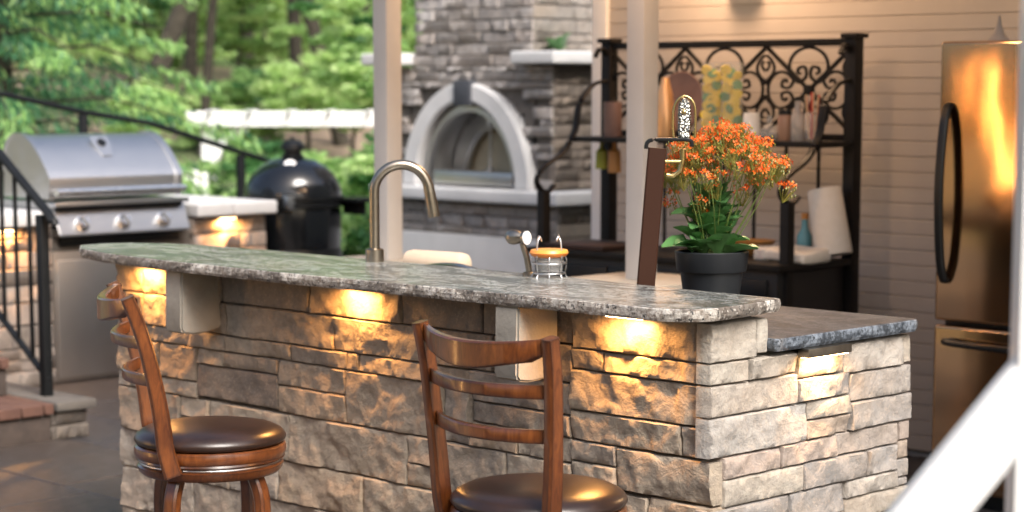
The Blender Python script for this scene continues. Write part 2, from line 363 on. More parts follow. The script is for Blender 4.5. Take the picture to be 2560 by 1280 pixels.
for s in [(-5.81, -5.655, .89, .99), (-5.65, -5.225, .89, .99), (-5.22, -4.79, .89, .99, .006, dk), (-4.79, -4.375, .89, .99), (-4.375, -4.04, .89, .99, .006, dk), (-4.04, -3.70, .89, .99, .006, dk), (-3.70, -3.264, .883, .99),
          (-5.81, -5.655, .786, .89), (-5.655, -5.44, .786, .89), (-5.44, -5.20, .786, .89), (-5.20, -4.68, .786, .89), (-4.68, -4.24, .786, .89), (-4.24, -4.0, .786, .89), (-4.0, -3.70, .786, .89, .006, dk),
          (-3.70, -3.588, .827, .883), (-3.588, -3.264, .827, .883), (-3.70, -3.264, .719, .827),
          (-5.81, -5.6, .733, .786), (-5.6, -5.4, .733, .786), (-5.4, -5.21, .733, .786), (-5.21, -4.884, .733, .786), (-4.884, -4.62, .733, .786), (-4.62, -4.564, .733, .786), (-4.564, -4.24, .733, .786), (-4.24, -4.09, .733, .786), (-4.09, -3.70, .70, .786),
          (-5.81, -5.57, .62, .733), (-5.57, -5.367, .62, .733), (-5.367, -5.21, .683, .733), (-5.21, -4.948, .683, .733), (-5.367, -4.948, .575, .683, .006, (.17, .14, .115)),
          (-4.948, -4.624, .655, .733), (-4.948, -4.624, .57, .655), (-4.624, -4.20, .57, .733, .009), (-4.20, -4.09, .57, .733), (-4.09, -3.70, .64, .70), (-3.70, -3.319, .638, .719), (-3.319, -3.264, .638, .719),
          (-5.81, -5.57, .566, .62), (-5.57, -5.367, .566, .62), (-5.81, -5.6, .42, .566), (-5.6, -5.46, .42, .566), (-5.46, -5.31, .50, .566), (-5.46, -5.31, .42, .50), (-5.31, -4.893, .42, .566), (-4.893, -4.356, .42, .57, .010),
          (-4.356, -4.22, .489, .57), (-4.356, -4.22, .42, .489), (-4.22, -3.95, .42, .57), (-4.09, -3.9, .57, .64), (-3.9, -3.70, .57, .64), (-3.95, -3.70, .42, .57),
          (-3.70, -3.54, .581, .638), (-3.70, -3.54, .516, .581), (-3.54, -3.215, .522, .636, .008), (-3.70, -3.43, .42, .516), (-3.43, -3.215, .42, .52),
          (-5.81, -5.6, .29, .42), (-5.6, -5.2, .29, .42), (-5.2, -4.95, .29, .42), (-4.95, -4.55, .29, .42), (-4.55, -4.1, .29, .42), (-4.1, -3.75, .29, .42), (-3.75, -3.5, .29, .42), (-3.5, -3.215, .29, .42),
          (-5.81, -5.4, .15, .29), (-5.4, -5.1, .15, .29), (-5.1, -4.7, .15, .29), (-4.7, -4.2, .15, .29), (-4.2, -3.8, .15, .29), (-3.8, -3.215, .15, .29),
          (-5.81, -5.3, 0, .15), (-5.3, -4.8, 0, .15), (-4.8, -4.4, 0, .15), (-4.4, -3.9, 0, .15), (-3.9, -3.215, 0, .15)]:
    fs(*s)
lt = (.44, .41, .355)
for s in [(3.912, 4.092, .886, .986, .007, lt), (4.096, 4.142, .893, .986, .003, lt),
          (3.912, 4.06, .829, .886, .005, lt), (4.062, 4.268, .829, .886), (4.27, 4.468, .812, .886, .006), (4.47, 4.742, .805, .888), (4.744, 4.788, .808, .888, .003, lt),
          (3.912, 4.268, .747, .829, .005, (.44, .40, .35)), (4.27, 4.501, .749, .812), (4.503, 4.788, .725, .805, .005, (.33, .31, .29)),
          (3.912, 4.313, .643, .747, .007, (.41, .40, .38)), (4.315, 4.50, .698, .749), (4.315, 4.50, .645, .698), (4.503, 4.788, .648, .725),
          (3.965, 4.20, .585, .643), (4.203, 4.444, .585, .645), (4.446, 4.73, .585, .648, .005, (.34, .30, .27)), (4.733, 4.788, .592, .648, .003),
          (3.965, 4.298, .512, .585, .006, lt), (4.30, 4.58, .512, .585, .008), (4.582, 4.73, .512, .585), (4.733, 4.788, .54, .592, .003), (4.733, 4.788, .487, .54, .003),
          (3.912, 4.24, .43, .512), (4.243, 4.49, .43, .512, .008), (4.493, 4.73, .462, .512), (4.493, 4.788, .40, .462), (4.733, 4.788, .462, .487, .002),
          (3.912, 4.1, .35, .43), (4.1, 4.49, .35, .43), (4.49, 4.788, .33, .40), (3.912, 4.3, .26, .35), (4.3, 4.49, .26, .35), (4.49, 4.788, .26, .33),
          (3.912, 4.2, .13, .26), (4.2, 4.5, .13, .26), (4.5, 4.788, .13, .26), (3.912, 4.35, 0, .13), (4.35, 4.788, 0, .13)]:
    rs(*s)
# core behind the stones
bm = bmesh.new(); bbox(bm, -5.80, -3.262, 3.965, 4.13, 0, .998); bbox(bm, -3.55, -3.262, 4.132, 4.775, 0, .892); bbox(bm, -5.80, -3.56, 4.132, 4.70, .84, .892)
frombm('core', bm, M['mortar'], bar)
# quoins at the left end of the bar
z = 0
while z < .97:
    h = random.choice((.07, .1, .125)); h = min(h, .985 - z); me = stone_mesh(.20, h - GAP, .035, .012, .006, random.random() * 20)
    place_stone(bar, me, (-5.805, 4.135, z), R(-90), random.choice(FCOL), M['stone']); z += h
# granite tops
def slabtop(name, outline, z0, z1, mtop, medge, parent, rough=.006, seg=.02):
    P = [Vector((a, b, 0)) for a, b in outline]; pts = []
    n = len(P)
    for i in range(n):
        a, b = P[i], P[(i + 1) % n]; k = max(1, int((b - a).length / seg))
        for j in range(k): pts.append(a.lerp(b, j / k))
    n = len(pts); rows = []
    lev = [(z1, -.0015), (z1 - .0025, .001), (z1 - .4 * (z1 - z0), .0025), (z0 + .25 * (z1 - z0), .001), (z0, -.003)]
    vs = []
    for li, (z, off) in enumerate(lev):
        for i, p in enumerate(pts):
            t = (pts[(i + 1) % n] - pts[i - 1]).normalized(); nn = Vector((-t.y, t.x, 0))
            r = noise.fractal(Vector((p.x * 22, p.y * 22, z * 40)), 1, 2, 3) * rough * (0.35 if li == 0 else 1)
            q = p + nn * (off + r); vs.append((q.x, q.y, z + (0 if li in (0, 4) else r * .3)))
    fs_ = []
    for li in range(len(lev) - 1):
        for i in range(n):
            j = (i + 1) % n; fs_.append((li * n + i, li * n + j, (li + 1) * n + j, (li + 1) * n + i))
    me = bpy.data.meshes.new(name); top = tuple(range(n)); bot = tuple(reversed(range((len(lev) - 1) * n, len(lev) * n)))
    me.from_pydata(vs, [], fs_ + [top, bot]); me.update(); me.materials.append(mtop); me.materials.append(medge)
    bm = bmesh.new(); bm.from_mesh(me); bmesh.ops.recalc_face_normals(bm, faces=bm.faces); bm.to_mesh(me); bm.free()
    for p in me.polygons: p.material_index = 0 if p.index == len(fs_) else 1
    return link(name, me, None, parent)
arc = [(-3.172 - .13 * (1 - math.cos(t)) , 3.90 - .13 * math.sin(t)) for t in [PI / 2 * i / 7 for i in range(8)]]
outl = [(-3.215, 4.178), (-3.203, 4.170), (-3.198, 4.155), (-3.178, 4.0)] + arc + [(-3.6, 3.772), (-4.1, 3.756), (-4.7, 3.735), (-5.3, 3.742), (-5.62, 3.765), (-5.86, 3.82), (-5.985, 3.90), (-6.0, 3.99), (-5.96, 4.08), (-5.86, 4.15), (-5.7, 4.195), (-5.43, 4.222), (-4.8, 4.225), (-4.0, 4.222), (-3.55, 4.19)]
slabtop('granite_bar_top', outl, .999, 1.031, M['granite'], M['granite_edge'], bar, .0042)
slabtop('granite_counter_top', [(-3.19, 4.16), (-3.192, 4.15), (-3.20, 4.146), (-5.8, 4.146), (-5.8, 4.79), (-3.215, 4.79), (-3.207, 4.787), (-3.196, 4.78), (-3.19, 4.765)], .897, .93, M['granite_low'], M['granite_low_edge'], bar, .0015)
# limestone corbels
for xr, cw in ((-5.232, .088), (-3.752, .088)):
    prof = [(3.928, .998), (3.774, .998), (3.770, .812), (3.780, .800), (3.82, .794), (3.87, .797), (3.905, .806), (3.928, .810)]
    bm = bmesh.new(); a = [bm.verts.new((xr, y_, z_)) for y_, z_ in prof]; b = [bm.verts.new((xr - cw, y_ + .0, z_)) for y_, z_ in prof]
    bm.faces.new(a); bm.faces.new(list(reversed(b)))
    for i in range(len(a)): j = (i + 1) % len(a); bm.faces.new((a[j], a[i], b[i], b[j]))
    bmesh.ops.recalc_face_normals(bm, faces=bm.faces)
    bmesh.ops.bevel(bm, geom=bm.edges[:], offset=.006, segments=2, affect='EDGES')
    frombm('corbel', bm, M['limestone'], bar, angle=50)
# lights under the counters
for x, p in ((-5.60, 1.7), (-4.55, 1.8), (-3.475, 1.9)):
    fx = box('counter_light', x - .07, x + .07, 3.872, 3.900, .985, .998, M['bronze'], bar, .002)
    box('diffuser', x - .062, x + .062, 3.876, 3.897, .982, .9855, M['warm'], fx, .0008, 1)
    warmlight(bar, (x, 3.886, .979), p, (.11, .018))
fx = box('counter_light', -3.205, -3.168, 4.252, 4.440, .872, .896, M['bronze'], bar, .002); fx.location = (0, 0, 0)
box('diffuser', -3.20, -3.174, 4.26, 4.432, .869, .8725, M['warm'], fx, .0008, 1)
warmlight(bar, (-3.184, 4.346, .865), 1.0, (.03, .10), (1.0, .58, .27))

# ------------------------------------------------------------------ bar stools
def make_stool(label, loc, rz, LEAN=-.172):
    t = thing('bar_stool', label, 'bar stool', loc, rz, 'swivel bar stools along the stone bar')
    r = .211
    lathe('seat_cushion', [(0, .642), (.08, .641), (.14, .637), (.18, .629), (.2, .619), (r - .002, .608), (r, .600), (r - .006, .591), (r - .018, .586), (0, .586)], M['leather'], t, 64, angle=80)
    lathe('seat_ring', [(0, .5865), (r - .008, .5865), (r - .002, .581), (r, .572), (r - .001, .560), (r - .006, .552), (r - .004, .547), (r - .012, .541), (0, .541)], M['wood'], t, 64, angle=30)
    lathe('swivel_plate', [(0, .5412), (r - .016, .5412), (r - .014, .537), (r - .016, .5335), (0, .5335)], M['steel'], t, 48)
    ap = lathe('seat_apron', [(0, .5338), (r - .014, .5338), (r - .008, .529), (r - .012, .515), (r - .022, .505), (0, .505)], M['wood'], t, 64, angle=30)
    for a in (45, 135, 225, 315):
        c, s = math.cos(R(a)), math.sin(R(a))
        path = smoothpath([(c * rr, s * rr, zz) for rr, zz in ((.150, .506), (.172, .45), (.176, .36), (.170, .25), (.182, .12), (.215, .003))], 5)
        lg = sweep('leg', path, rect(.042, .034, .006), M['wood'], t, up=(c, s, 0))
        box('glide', c * .215 - .012, c * .215 + .012, s * .215 - .012, s * .215 + .012, 0, .004, M['blackplastic'], lg, .001, 1)
    ring = [(math.cos(2 * PI * i / 32) * .172, math.sin(2 * PI * i / 32) * .172, .23) for i in range(32)]
    tube('foot_ring', ring + [ring[0]], .009, M['bronze'], t)
    bot, top = (.183, -.137), (.221, LEAN)
    BY = lambda f_: -.137 + (LEAN + .137) * f_
    for s in (-1, 1):
        path = smoothpath([(s * bot[0], bot[1] + .012, .528), (s * .188, BY(.08), .60), (s * .196, BY(.2), .70), (s * .206, BY(.43), .82), (s * .214, BY(.72), .93), (s * top[0], top[1] - .006, 1.018)], 5)
        sweep('back_post', path, rect(.030, .050, .006), M['wood'], t, up=(0, 1, 0), scale=[(1, 1.0 - .28 * (i / (len(path) - 1))) for i in range(len(path))])
    def slat(name, xe, ye, zc, hgt, bulge, th=.018, sag=.0, wave=0):
        k = 18; bm = bmesh.new(); rows = []
        for i in range(k + 1):
            u = -1 + 2 * i / k; x = xe * u; y_ = ye - bulge * (1 - u * u); zt = zc + hgt / 2 - sag * (1 - u * u)
            zb = zc - hgt / 2 - sag * (1 - u * u) * (.4) - wave * math.cos(u * PI * 1.0) * .5 + (wave * .5 if abs(u) > .8 else 0)
            nx = 2 * bulge * u / xe; nn = Vector((nx, 1, 0)).normalized() * th / 2; c = .004
            p = Vector((x, y_, 0))
            rows.append([bm.verts.new((p + nn * a).to_tuple()[:2] + (zz,)) for a, zz in ((-1, zb + c), (-.7, zb), (.7, zb), (1, zb + c), (1, zt - c), (.7, zt), (-.7, zt), (-1, zt - c))])
        for a, b in zip(rows, rows[1:]):
            for j in range(8): bm.faces.new((a[j], a[(j + 1) % 8], b[(j + 1) % 8], b[j]))
        bm.faces.new(rows[0]); bm.faces.new(list(reversed(rows[-1]))); return frombm(name, bm, M['wood'], t, angle=35)
    slat('crest_rail', .214, BY(.9), .985, .062, .062, .027, .016, .022)
    slat('back_slat', .203, BY(.62), .893, .033, .058, .020, .004)
    slat('back_slat', .192, BY(.36), .790, .033, .056, .020, .004)
    return t
make_stool('left wooden bar stool turned sideways, curved ladder back and dark round leather seat', (-4.585, 3.395, 0), R(-29), -.235)
make_stool('wooden bar stool seen from behind, standing before the right corbel of the bar', (-3.33, 3.42, 0), R(-2))

# ------------------------------------------------------------------ things on the bar
fc = thing('bar_faucet', 'tall bronze gooseneck faucet on the back edge of the granite bar', 'faucet', (-4.775, 4.175, 1.031), R(-42))
lathe('base_collar', [(0, 0), (.028, 0), (.029, .004), (.0285, .038), (.022, .042), (0, .042)], M['bronze'], fc)
pth = [(0, 0, .03), (0, 0, .12), (0, 0, .20)] + [(0, .084 - .084 * math.cos(R(a)), .215 + .084 * math.sin(R(a))) for a in range(0, 171, 10)]
e = pth[-1]; tube('spout', pth, .0155, M['bronze'], fc, 16, up=(1, 0, 0))
tube('spray_head', [(0, e[1] - .001, e[2] + .01), (0, e[1] + .014, e[2] - .075), (0, e[1] + .017, e[2] - .092)], .0175, M['bronze'], fc, 16, up=(1, 0, 0), scale=[.95, 1.08, 1.0])
# lever tap beside the candle
hv = thing('lever_tap', 'small bronze lever tap with round knob, left of the amber candle', 'tap', (-4.118, 4.188, 1.031))
lathe('tap_base', [(0, 0), (.02, 0), (.02, .006), (.012, .01), (0, .01)], M['bronze'], hv, 24)
tube('tap_stem', [(.0, 0, .008), (-.004, -.006, .05), (-.012, -.016, .092)], .009, M['bronze'], hv, 12, up=(1, 0, 0))
axr = Vector((.98, .12, .0)).to_track_quat('Z', 'Y').to_matrix().to_4x4()
lathe('tap_knob', [(0, -.052), (.016, -.05), (.021, -.042), (.022, -.03), (.018, -.012), (.012, 0), (.017, .003), (.0205, .008), (.0205, .014), (0, .014)], M['bronze'], hv, 28, (-.012, -.016, .108), axr)
lathe('end_disc', [(0, .0), (.0195, .0), (.0195, .0035), (0, .004)], M['white_cer'], hv, 28, Vector((-.012, -.016, .108)) + Vector((.98, .12, 0)).normalized() * .0142, axr)
# candle in wire holder
cd = thing('candle_holder', 'amber candle jar in a silver wire holder on the granite bar', 'candle', (-4.034, 4.183, 1.031))
for zz, rr in ((.012, .046), (.040, .050), (.066, .048)):
    rg_ = [(math.cos(2 * PI * i / 28) * rr, math.sin(2 * PI * i / 28) * rr, zz) for i in range(28)]
    tube('wire_ring', rg_ + [rg_[0]], .0022, M['steel'], cd, 6)
for i in range(8):
    a = 2 * PI * i / 8; c, s = math.cos(a), math.sin(a); tall = .115 if i % 2 == 0 else .07
    tube('wire_upright', smoothpath([(c * .052, s * .052, 0), (c * .046, s * .046, .01), (c * .050, s * .050, .04), (c * .048, s * .048, tall * .8), (c * .040, s * .040, tall), (c * .030, s * .030, tall * .9)], 3), .002, M['steel'], cd, 6)
jar = lathe('jar', [(0, .010), (.036, .010), (.040, .02), (.042, .05), (.046, .062), (.052, .068), (.052, .074), (.046, .078), (.044, .076), (.040, .062), (.037, .02), (0, .014)], M['glass'], cd, 40)
lathe('wax', [(0, .055), (.040, .057), (.0505, .062), (.0555, .070), (.052, .078), (.044, .080), (0, .078)], M['amber'], cd, 40)
# draft tower
dt = thing('draft_tower', 'dark brown leaning strap shaped tap tower with an ornate silver paddle handle on top', 'tap tower', (-3.726, 4.236, .93))
sweep('tower_strap', smoothpath([(.001, .001, 0), (.006, .006, .10), (.014, .014, .25), (.022, .022, .40), (.026, .026, .472)], 4), rect(.050, .018, .004), mat('dark_stained_wood', (.035, .014, .008), .55, Specular_IOR_Level=.15), dt, up=(.7, -.7, 0))
sweep('top_plate', smoothpath([(.004, .004, .470), (.006, .006, .486), (.016, .016, .494), (.05, .05, .495), (.085, .085, .494), (.092, .092, .486), (.092, .092, .476)], 4), rect(.030, .010, .003), M['blackplastic'], dt, up=(.7, .7, .1))
tube('tap_spout', [(.075, .075, .47), (.075, .075, .44), (.072, .07, .41), (.058, .056, .395), (.045, .044, .398)], .008, M['brass'], dt, 12, up=(1, -1, 0))
tube('tap_arm', [(.028, .028, .435), (.05, .05, .435), (.075, .074, .435)], .006, M['brass'], dt, 10)
pm = mat('hammered_silver', (.5, .5, .46), .25, 1.0); qq = NT(pm); qq.bump(qq.vor(qq.co('Object'), 160), 1.0, .004)
qq.col(qq.ramp(qq.vor(qq.co('Object'), 160), [(.2, (.55, .53, .45)), (.6, (.22, .23, .22))]))
sweep('paddle_handle', [(.078, .078, .499), (.078, .078, .52), (.078, .078, .565), (.078, .078, .588), (.078, .078, .600), (.078, .078, .606)], rect(.036, .014, .005), pm, dt, up=(.8, -.6, 0), scale=[(.85, 1), (1, 1), (1, 1), (.95, 1), (.7, .9), (.3, .6)])
lathe('handle_boss', [(0, -.004), (.006, -.003), (.007, .002), (.004, .005), (0, .006)], M['brass'], dt, 16, (.082, .070, .57), Vector((.5, -.8, 0)).to_track_quat('Z', 'Y').to_matrix().to_4x4())
tube('brass_frame', smoothpath([(.056, .060, .499), (.054, .058, .53), (.055, .059, .575), (.064, .066, .603), (.078, .078, .613), (.092, .090, .603), (.100, .097, .575), (.100, .097, .499)], 4), .0035, M['brass'], dt, 8, up=(1, -1, 0))

# ------------------------------------------------------------------ potted flowers
pt = thing('potted_flowers', 'black pot of bright orange kalanchoe flowers on the lower counter behind the bar', 'potted plant', (-3.675, 4.47, .93))
lathe('pot', [(0, 0), (.068, 0), (.072, .004), (.088, .118), (.0885, .122), (.097, .124), (.099, .128), (.104, .178), (.101, .181), (.097, .178), (.092, .135), (.082, .125), (.066, .01), (0, .01)], M['pot'], pt, 56, angle=25)
lathe('soil', [(0, .165), (.06, .163), (.0945, .158)], M['soil'], pt, 32)
def leafmesh(L, Wd, curl):
    vs = []; fs_ = []; n = 7
    for i in range(n + 1):
        u = i / n; w = Wd * math.sin(PI * min(1, u * .93 + .05)) ** .7; z_ = curl * u * u * L
        for a in (-1, -.5, 0, .5, 1): vs.append((a * w / 2 + 0, u * L, z_ + abs(a) * w * .16 - (.004 if a == 0 else 0) + .004 * math.sin(u * 18) * abs(a)))
    for i in range(n):
        for j in range(4): b = i * 5 + j; fs_.append((b, b + 1, b + 6, b + 5))
    me = bpy.data.meshes.new('leaf'); me.from_pydata(vs, [], fs_); me.update(); me.shade_smooth(); me.materials.append(M['leaf']); return me
lms = [leafmesh(.080, .085, -.3), leafmesh(.092, .092, -.5), leafmesh(.07, .07, .05)]
for i in range(84):
    a = i * 2.399 + random.uniform(-.3, .3); lv = i / 84; rad = .012 + .045 * (1 - lv) * random.uniform(.6, 1.1)
    o = bpy.data.objects.new('leaf', random.choice(lms)); COL.objects.link(o); o.parent = pt
    o.location = (math.cos(a) * rad, math.sin(a) * rad, .165 + lv * .17)
    o.rotation_euler = (R(random.uniform(20, 62) + 22 * lv), random.uniform(-.3, .3), a - PI / 2); s = random.uniform(.6, 1.05) * (1.1 - .3 * lv); o.scale = (s, s, s)
# flower clusters: domed umbel heads on thin stems
def cluster(seed):
    rr = random.Random(seed); vp = []; fp = []; vb = []; fb = []
    for k in range(rr.randint(7, 12)):
        d_ = Vector((rr.gauss(0, 1), rr.gauss(0, 1), rr.uniform(-.1, 1.2))).normalized(); c = d_ * rr.uniform(.012, .026); c.z *= .7
        nrm = (d_ + Vector((rr.uniform(-.5, .5), rr.uniform(-.5, .5), .3))).normalized(); qd = nrm.to_track_quat('Z', 'Y'); r_ = rr.uniform(.0055, .0085)
        for p in range(4):
            a = PI / 2 * p + rr.uniform(-.2, .2); b = len(vp)
            for pr, pa, pz in ((.0008, 0, .0), (r_ * .7, -.5, .0012), (r_ * 1.1, 0, .0026), (r_ * .7, .5, .0012)):
                vp.append(c + qd @ Vector((pr * math.cos(a + pa), pr * math.sin(a + pa), pz)))
            fp.append((b, b + 1, b + 2, b + 3))
    for k in range(rr.randint(16, 24)):
        d_ = Vector((rr.gauss(0, 1), rr.gauss(0, 1), rr.uniform(-.9, .9))).normalized(); c = d_ * rr.uniform(.010, .027); r_ = rr.uniform(.0016, .0028); b = len(vb)
        vb += [c + Vector(w) * r_ for w in ((1, 0, 0), (0, 1, 0), (-1, 0, 0), (0, -1, 0), (0, 0, 2.2), (0, 0, -1.5))]
        fb += [(b + i, b + (i + 1) % 4, b + 4) for i in range(4)] + [(b + (i + 1) % 4, b + i, b + 5) for i in range(4)]
        # pedicel
        b = len(vb); w = Vector((.0007, 0, 0)); st = Vector((0, 0, -.035)); vb += [c - w, c + w, st + w, st - w]; fb.append((b, b + 1, b + 2, b + 3))
    me = bpy.data.meshes.new('flower_cluster'); nb = len(vp); me.from_pydata(vp + vb, [], fp + [tuple(i + nb for i in f_) for f_ in fb]); me.update()
    me.materials.append(M['petal']); me.materials.append(M['bud'])
    for p in me.polygons: p.material_index = 0 if p.index < len(fp) else 1
    return me
cms = [cluster(i) for i in range(9)]
heads = []
for i in range(128):
    a = i * 2.399; u = math.sqrt((i + .5) / 128); rad = u * .178
    x, y_ = math.cos(a) * rad, math.sin(a) * rad; L = (x + y_) * .7071
    zc = .535 - 3.6 * rad ** 2 - .10 * abs(L)
    heads.append(Vector((x + .018 + random.uniform(-.012, .012), y_ + .018 + random.uniform(-.012, .012), zc + random.uniform(-.05, .012))))
for x, y_, zc in ((.02, -.06, .33), (.045, -.045, .36), (.075, .05, .37), (.11, .06, .38), (.10, .04, .40), (.0, -.05, .30), (-.10, -.05, .34), (-.12, -.04, .31), (.08, .03, .34)): heads.append(Vector((x, y_, zc)))
smb = bmesh.new()
for i, h in enumerate(heads):
    o = bpy.data.objects.new('flower_cluster', cms[i % 9]); COL.objects.link(o); o.parent = pt; o.location = h
    o.rotation_euler = (random.uniform(-.4, .4), random.uniform(-.4, .4), random.uniform(0, 6)); s = random.uniform(.9, 1.4); o.scale = (s, s, s)
    b = Vector((h.x * .18 + random.uniform(-.02, .02), h.y * .18 + random.uniform(-.02, .02), .17)); mid = b.lerp(h, .55) + Vector((h.x * .12, h.y * .12, .01))
    if i % 4 == 0: tube('flower_stem', smoothpath([b, mid + Vector((random.uniform(-.02, .02), random.uniform(-.02, .02), 0)), h - Vector((0, 0, .006))], 4), .0015, M['stem'], pt, 5)

# ------------------------------------------------------------------ pavilion posts on stone pedestals
pv = thing('pavilion', 'cream painted pavilion with square posts and a dark roof over the outdoor kitchen', 'pavilion')
for x, y_, w in ((-5.235, 5.94, .043), (-6.60, 5.85, .043)):
    box('post', x - w, x + w, y_ - w, y_ + w, .83, 2.52, M['postpaint'], pv, .004)
box('beam', -7.1, .4, 5.82, 5.97, 2.52, 2.72, M['postpaint'], pv, .005)
box('roof', -7.3, .6, 5.1, 7.6, 2.73, 2.86, M['postpaint'], pv, .005)  # unseen roof, lengthened to keep the sun off rack and wall
def pedestal(x, y_, label):
    t = thing('stone_pedestal', label, 'pedestal', (x, y_, 0), 0, 'stone pedestals under the pavilion posts')
    box('cap', -.25, .25, -.25, .25, .775, .83, M['cream'], t, .008)
    box('pedestal_core', -.20, .20, -.20, .20, 0, .775, M['mortar'], t, 0)
    for rz, nx, ny in ((0, -.215, -.225), (R(90), .225, -.215)):
        z = 0
        while z < .76:
            h = min(.095, .773 - z); me = stone_mesh(.43, h - GAP, .03, .03, .006, random.random() * 9); place_stone(t, me, (nx, ny, z), rz, random.choice(RCOL), M['farstone']); z += h
    return t
pedestal(-5.235, 5.94, 'stone pedestal with cream cap under the pavilion post beside the iron rack')
pedestal(-6.60, 5.85, 'stone pedestal with cream cap under the pavilion post behind the faucet')
# cushion and pan between the pedestals
cu = lathe('bolster_cushion', [(0, -.13), (.025, -.13), (.039, -.12), (.043, -.10), (.043, .10), (.039, .12), (.025, .13), (0, .13)], m_noisy('beige_cloth', (.52, .40, .29), (.60, .47, .34), 14, .9, .1), None, 24, (0, 0, 0), Matrix.Rotation(R(90), 4, 'Y') )
cu.location = (-5.07, 4.71, .974); cu.rotation_euler = (0, 0, R(8)); tag(cu, 'beige rolled towel lying behind the granite bar right of the faucet', 'towel')
wk = thing('black_pan', 'black domed pan lid lying behind the granite bar beside the rolled towel', 'pan lid', (-4.76, 4.46, .93))
lathe('lid', [(0, .082), (.05, .078), (.10, .064), (.15, .040), (.185, .012), (.19, .004), (.185, 0), (0, 0)], M['blackglaze'], wk, 48)
lathe('lid_rim', [(.184, 0), (.196, 0), (.197, .006), (.187, .009)], M['blackplastic'], wk, 48)

# ------------------------------------------------------------------ house wall with boards
wl = thing('house_wall', 'cream board clad house wall lit warmly behind the iron rack and the refrigerator', 'wall')
box('wall_core', -6.66, 1.0, 7.335, 11.5, 0, 3.1, M['siding'], wl, 0)  # house body out of view, deepened and raised to shade the fireplace side
bd = bmesh.new(); W0, H0, T0 = 7.66, .0655, .02
pr = [(0, 0), (-.016, .0), (-T0, .0035), (-T0, H0 - .0045), (-.016, H0 - .001), (0, H0 - .001)]
a = [bd.verts.new((0, y_, z_)) for y_, z_ in pr]; b = [bd.verts.new((W0, y_, z_)) for y_, z_ in pr]
bd.faces.new(a); bd.faces.new(list(reversed(b)))
for i in range(6): bd.faces.new((a[i], a[(i + 1) % 6], b[(i + 1) % 6], b[i]))
bmesh.ops.recalc_face_normals(bd, faces=bd.faces); bme = bpy.data.meshes.new('siding_board'); bd.to_mesh(bme); bd.free(); bme.materials.append(M['siding'])
for k in range(41):
    o = bpy.data.objects.new('siding_board', bme); COL.objects.link(o); o.parent = wl; o.location = (-6.66, 7.33, .03 + k * H0)
box('corner_board', -6.745, -6.655, 7.285, 7.40, 0, 2.74, M['white'], wl, .004)

# wall lamp above the rack
lp = thing('wall_lamp', 'small wall lamp above the iron rack throwing warm light on the boards', 'lamp', (-5.83, 7.25, 2.02))
lathe('lamp_shade', [(0, .16), (.035, .16), (.06, .10), (.085, .0), (.08, 0), (.055, .1), (.03, .15), (0, .15)], M['rackiron'], lp, 24)
lathe('bulb', [(0, -.02), (.018, -.012), (.022, .01), (.012, .04), (0, .05)], m_emit('lamp_bulb', (1, .7, .4), 5), lp, 16)
for px, en in ((-.0, 24), (1.75, 3)):  # second light is added fill along the wall, without a fixture
    l = bpy.data.lights.new('lamp_light', 'POINT'); l.energy = en; l.color = (1.0, .62, .36); l.shadow_soft_size = .10
    o = bpy.data.objects.new('lamp_light', l); COL.objects.link(o); o.parent = lp; o.location = (px, -.35, .35)

cl_ = thing('added_ceiling_lamp', 'unseen warm lamp added under the pavilion beam for the refrigerator glow', 'lamp', (-4.75, 5.45, 2.50))  # added out of view to warm the refrigerator front
lathe('lamp_shade', [(0, .0), (.03, .0), (.06, -.05), (.075, -.10), (.07, -.10), (.055, -.05), (0, -.01)], M['rackiron'], cl_, 24)
lathe('bulb', [(0, -.10), (.02, -.09), (.026, -.07), (.014, -.04), (0, -.03)], m_emit('added_bulb', (1, .7, .4), 6), cl_, 16)
l = bpy.data.lights.new('lamp_light', 'POINT'); l.energy = 12; l.color = (1.0, .56, .26); l.shadow_soft_size = .03
o = bpy.data.objects.new('lamp_light', l); COL.objects.link(o); o.parent = cl_; o.location = (0, 0, -.13)

# ------------------------------------------------------------------ refrigerator
fr = thing('refrigerator', 'tall stainless steel refrigerator with curved black door handle and bottom freezer', 'refrigerator', (-4.29, 6.53, 0))
box('body', .005, .845, .065, .74, .02, 1.715, M['blackplastic'], fr, .006)
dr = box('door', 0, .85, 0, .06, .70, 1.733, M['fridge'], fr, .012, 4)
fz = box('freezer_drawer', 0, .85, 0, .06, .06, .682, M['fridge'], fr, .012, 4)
box('toe_grille', .02, .83, .05, .10, .0, .055, M['blackplastic'], fr, .003)
sweep('door_handle', smoothpath([(.047, -.004, 1.50), (.047, -.020, 1.485), (.047, -.045, 1.40), (.047, -.062, 1.18), (.047, -.045, .95), (.047, -.020, .865), (.047, -.004, .85)], 6), rect(.034, .022, .006), M['blackplastic'], dr, up=(0, 1, 0))
sweep('drawer_handle', smoothpath([(.07, -.002, .625), (.075, -.03, .625), (.16, -.045, .622), (.42, -.055, .62), (.69, -.045, .622), (.775, -.03, .625), (.78, -.002, .625)], 6), rect(.034, .022, .006), M['blackplastic'], fz, up=(0, 0, 1))
cn = lathe('paper_cone', [(0, .112), (.004, .112), (.010, .075), (.022, .045), (.058, .002), (.056, .0), (0, 0)], m_noisy('grey_card', (.30, .28, .27), (.36, .33, .31), 8, .8, .05), None, 32)
cn.location = (-4.13, 6.665, 1.7155); tag(cn, 'small grey cone standing on top of the refrigerator', 'cone')

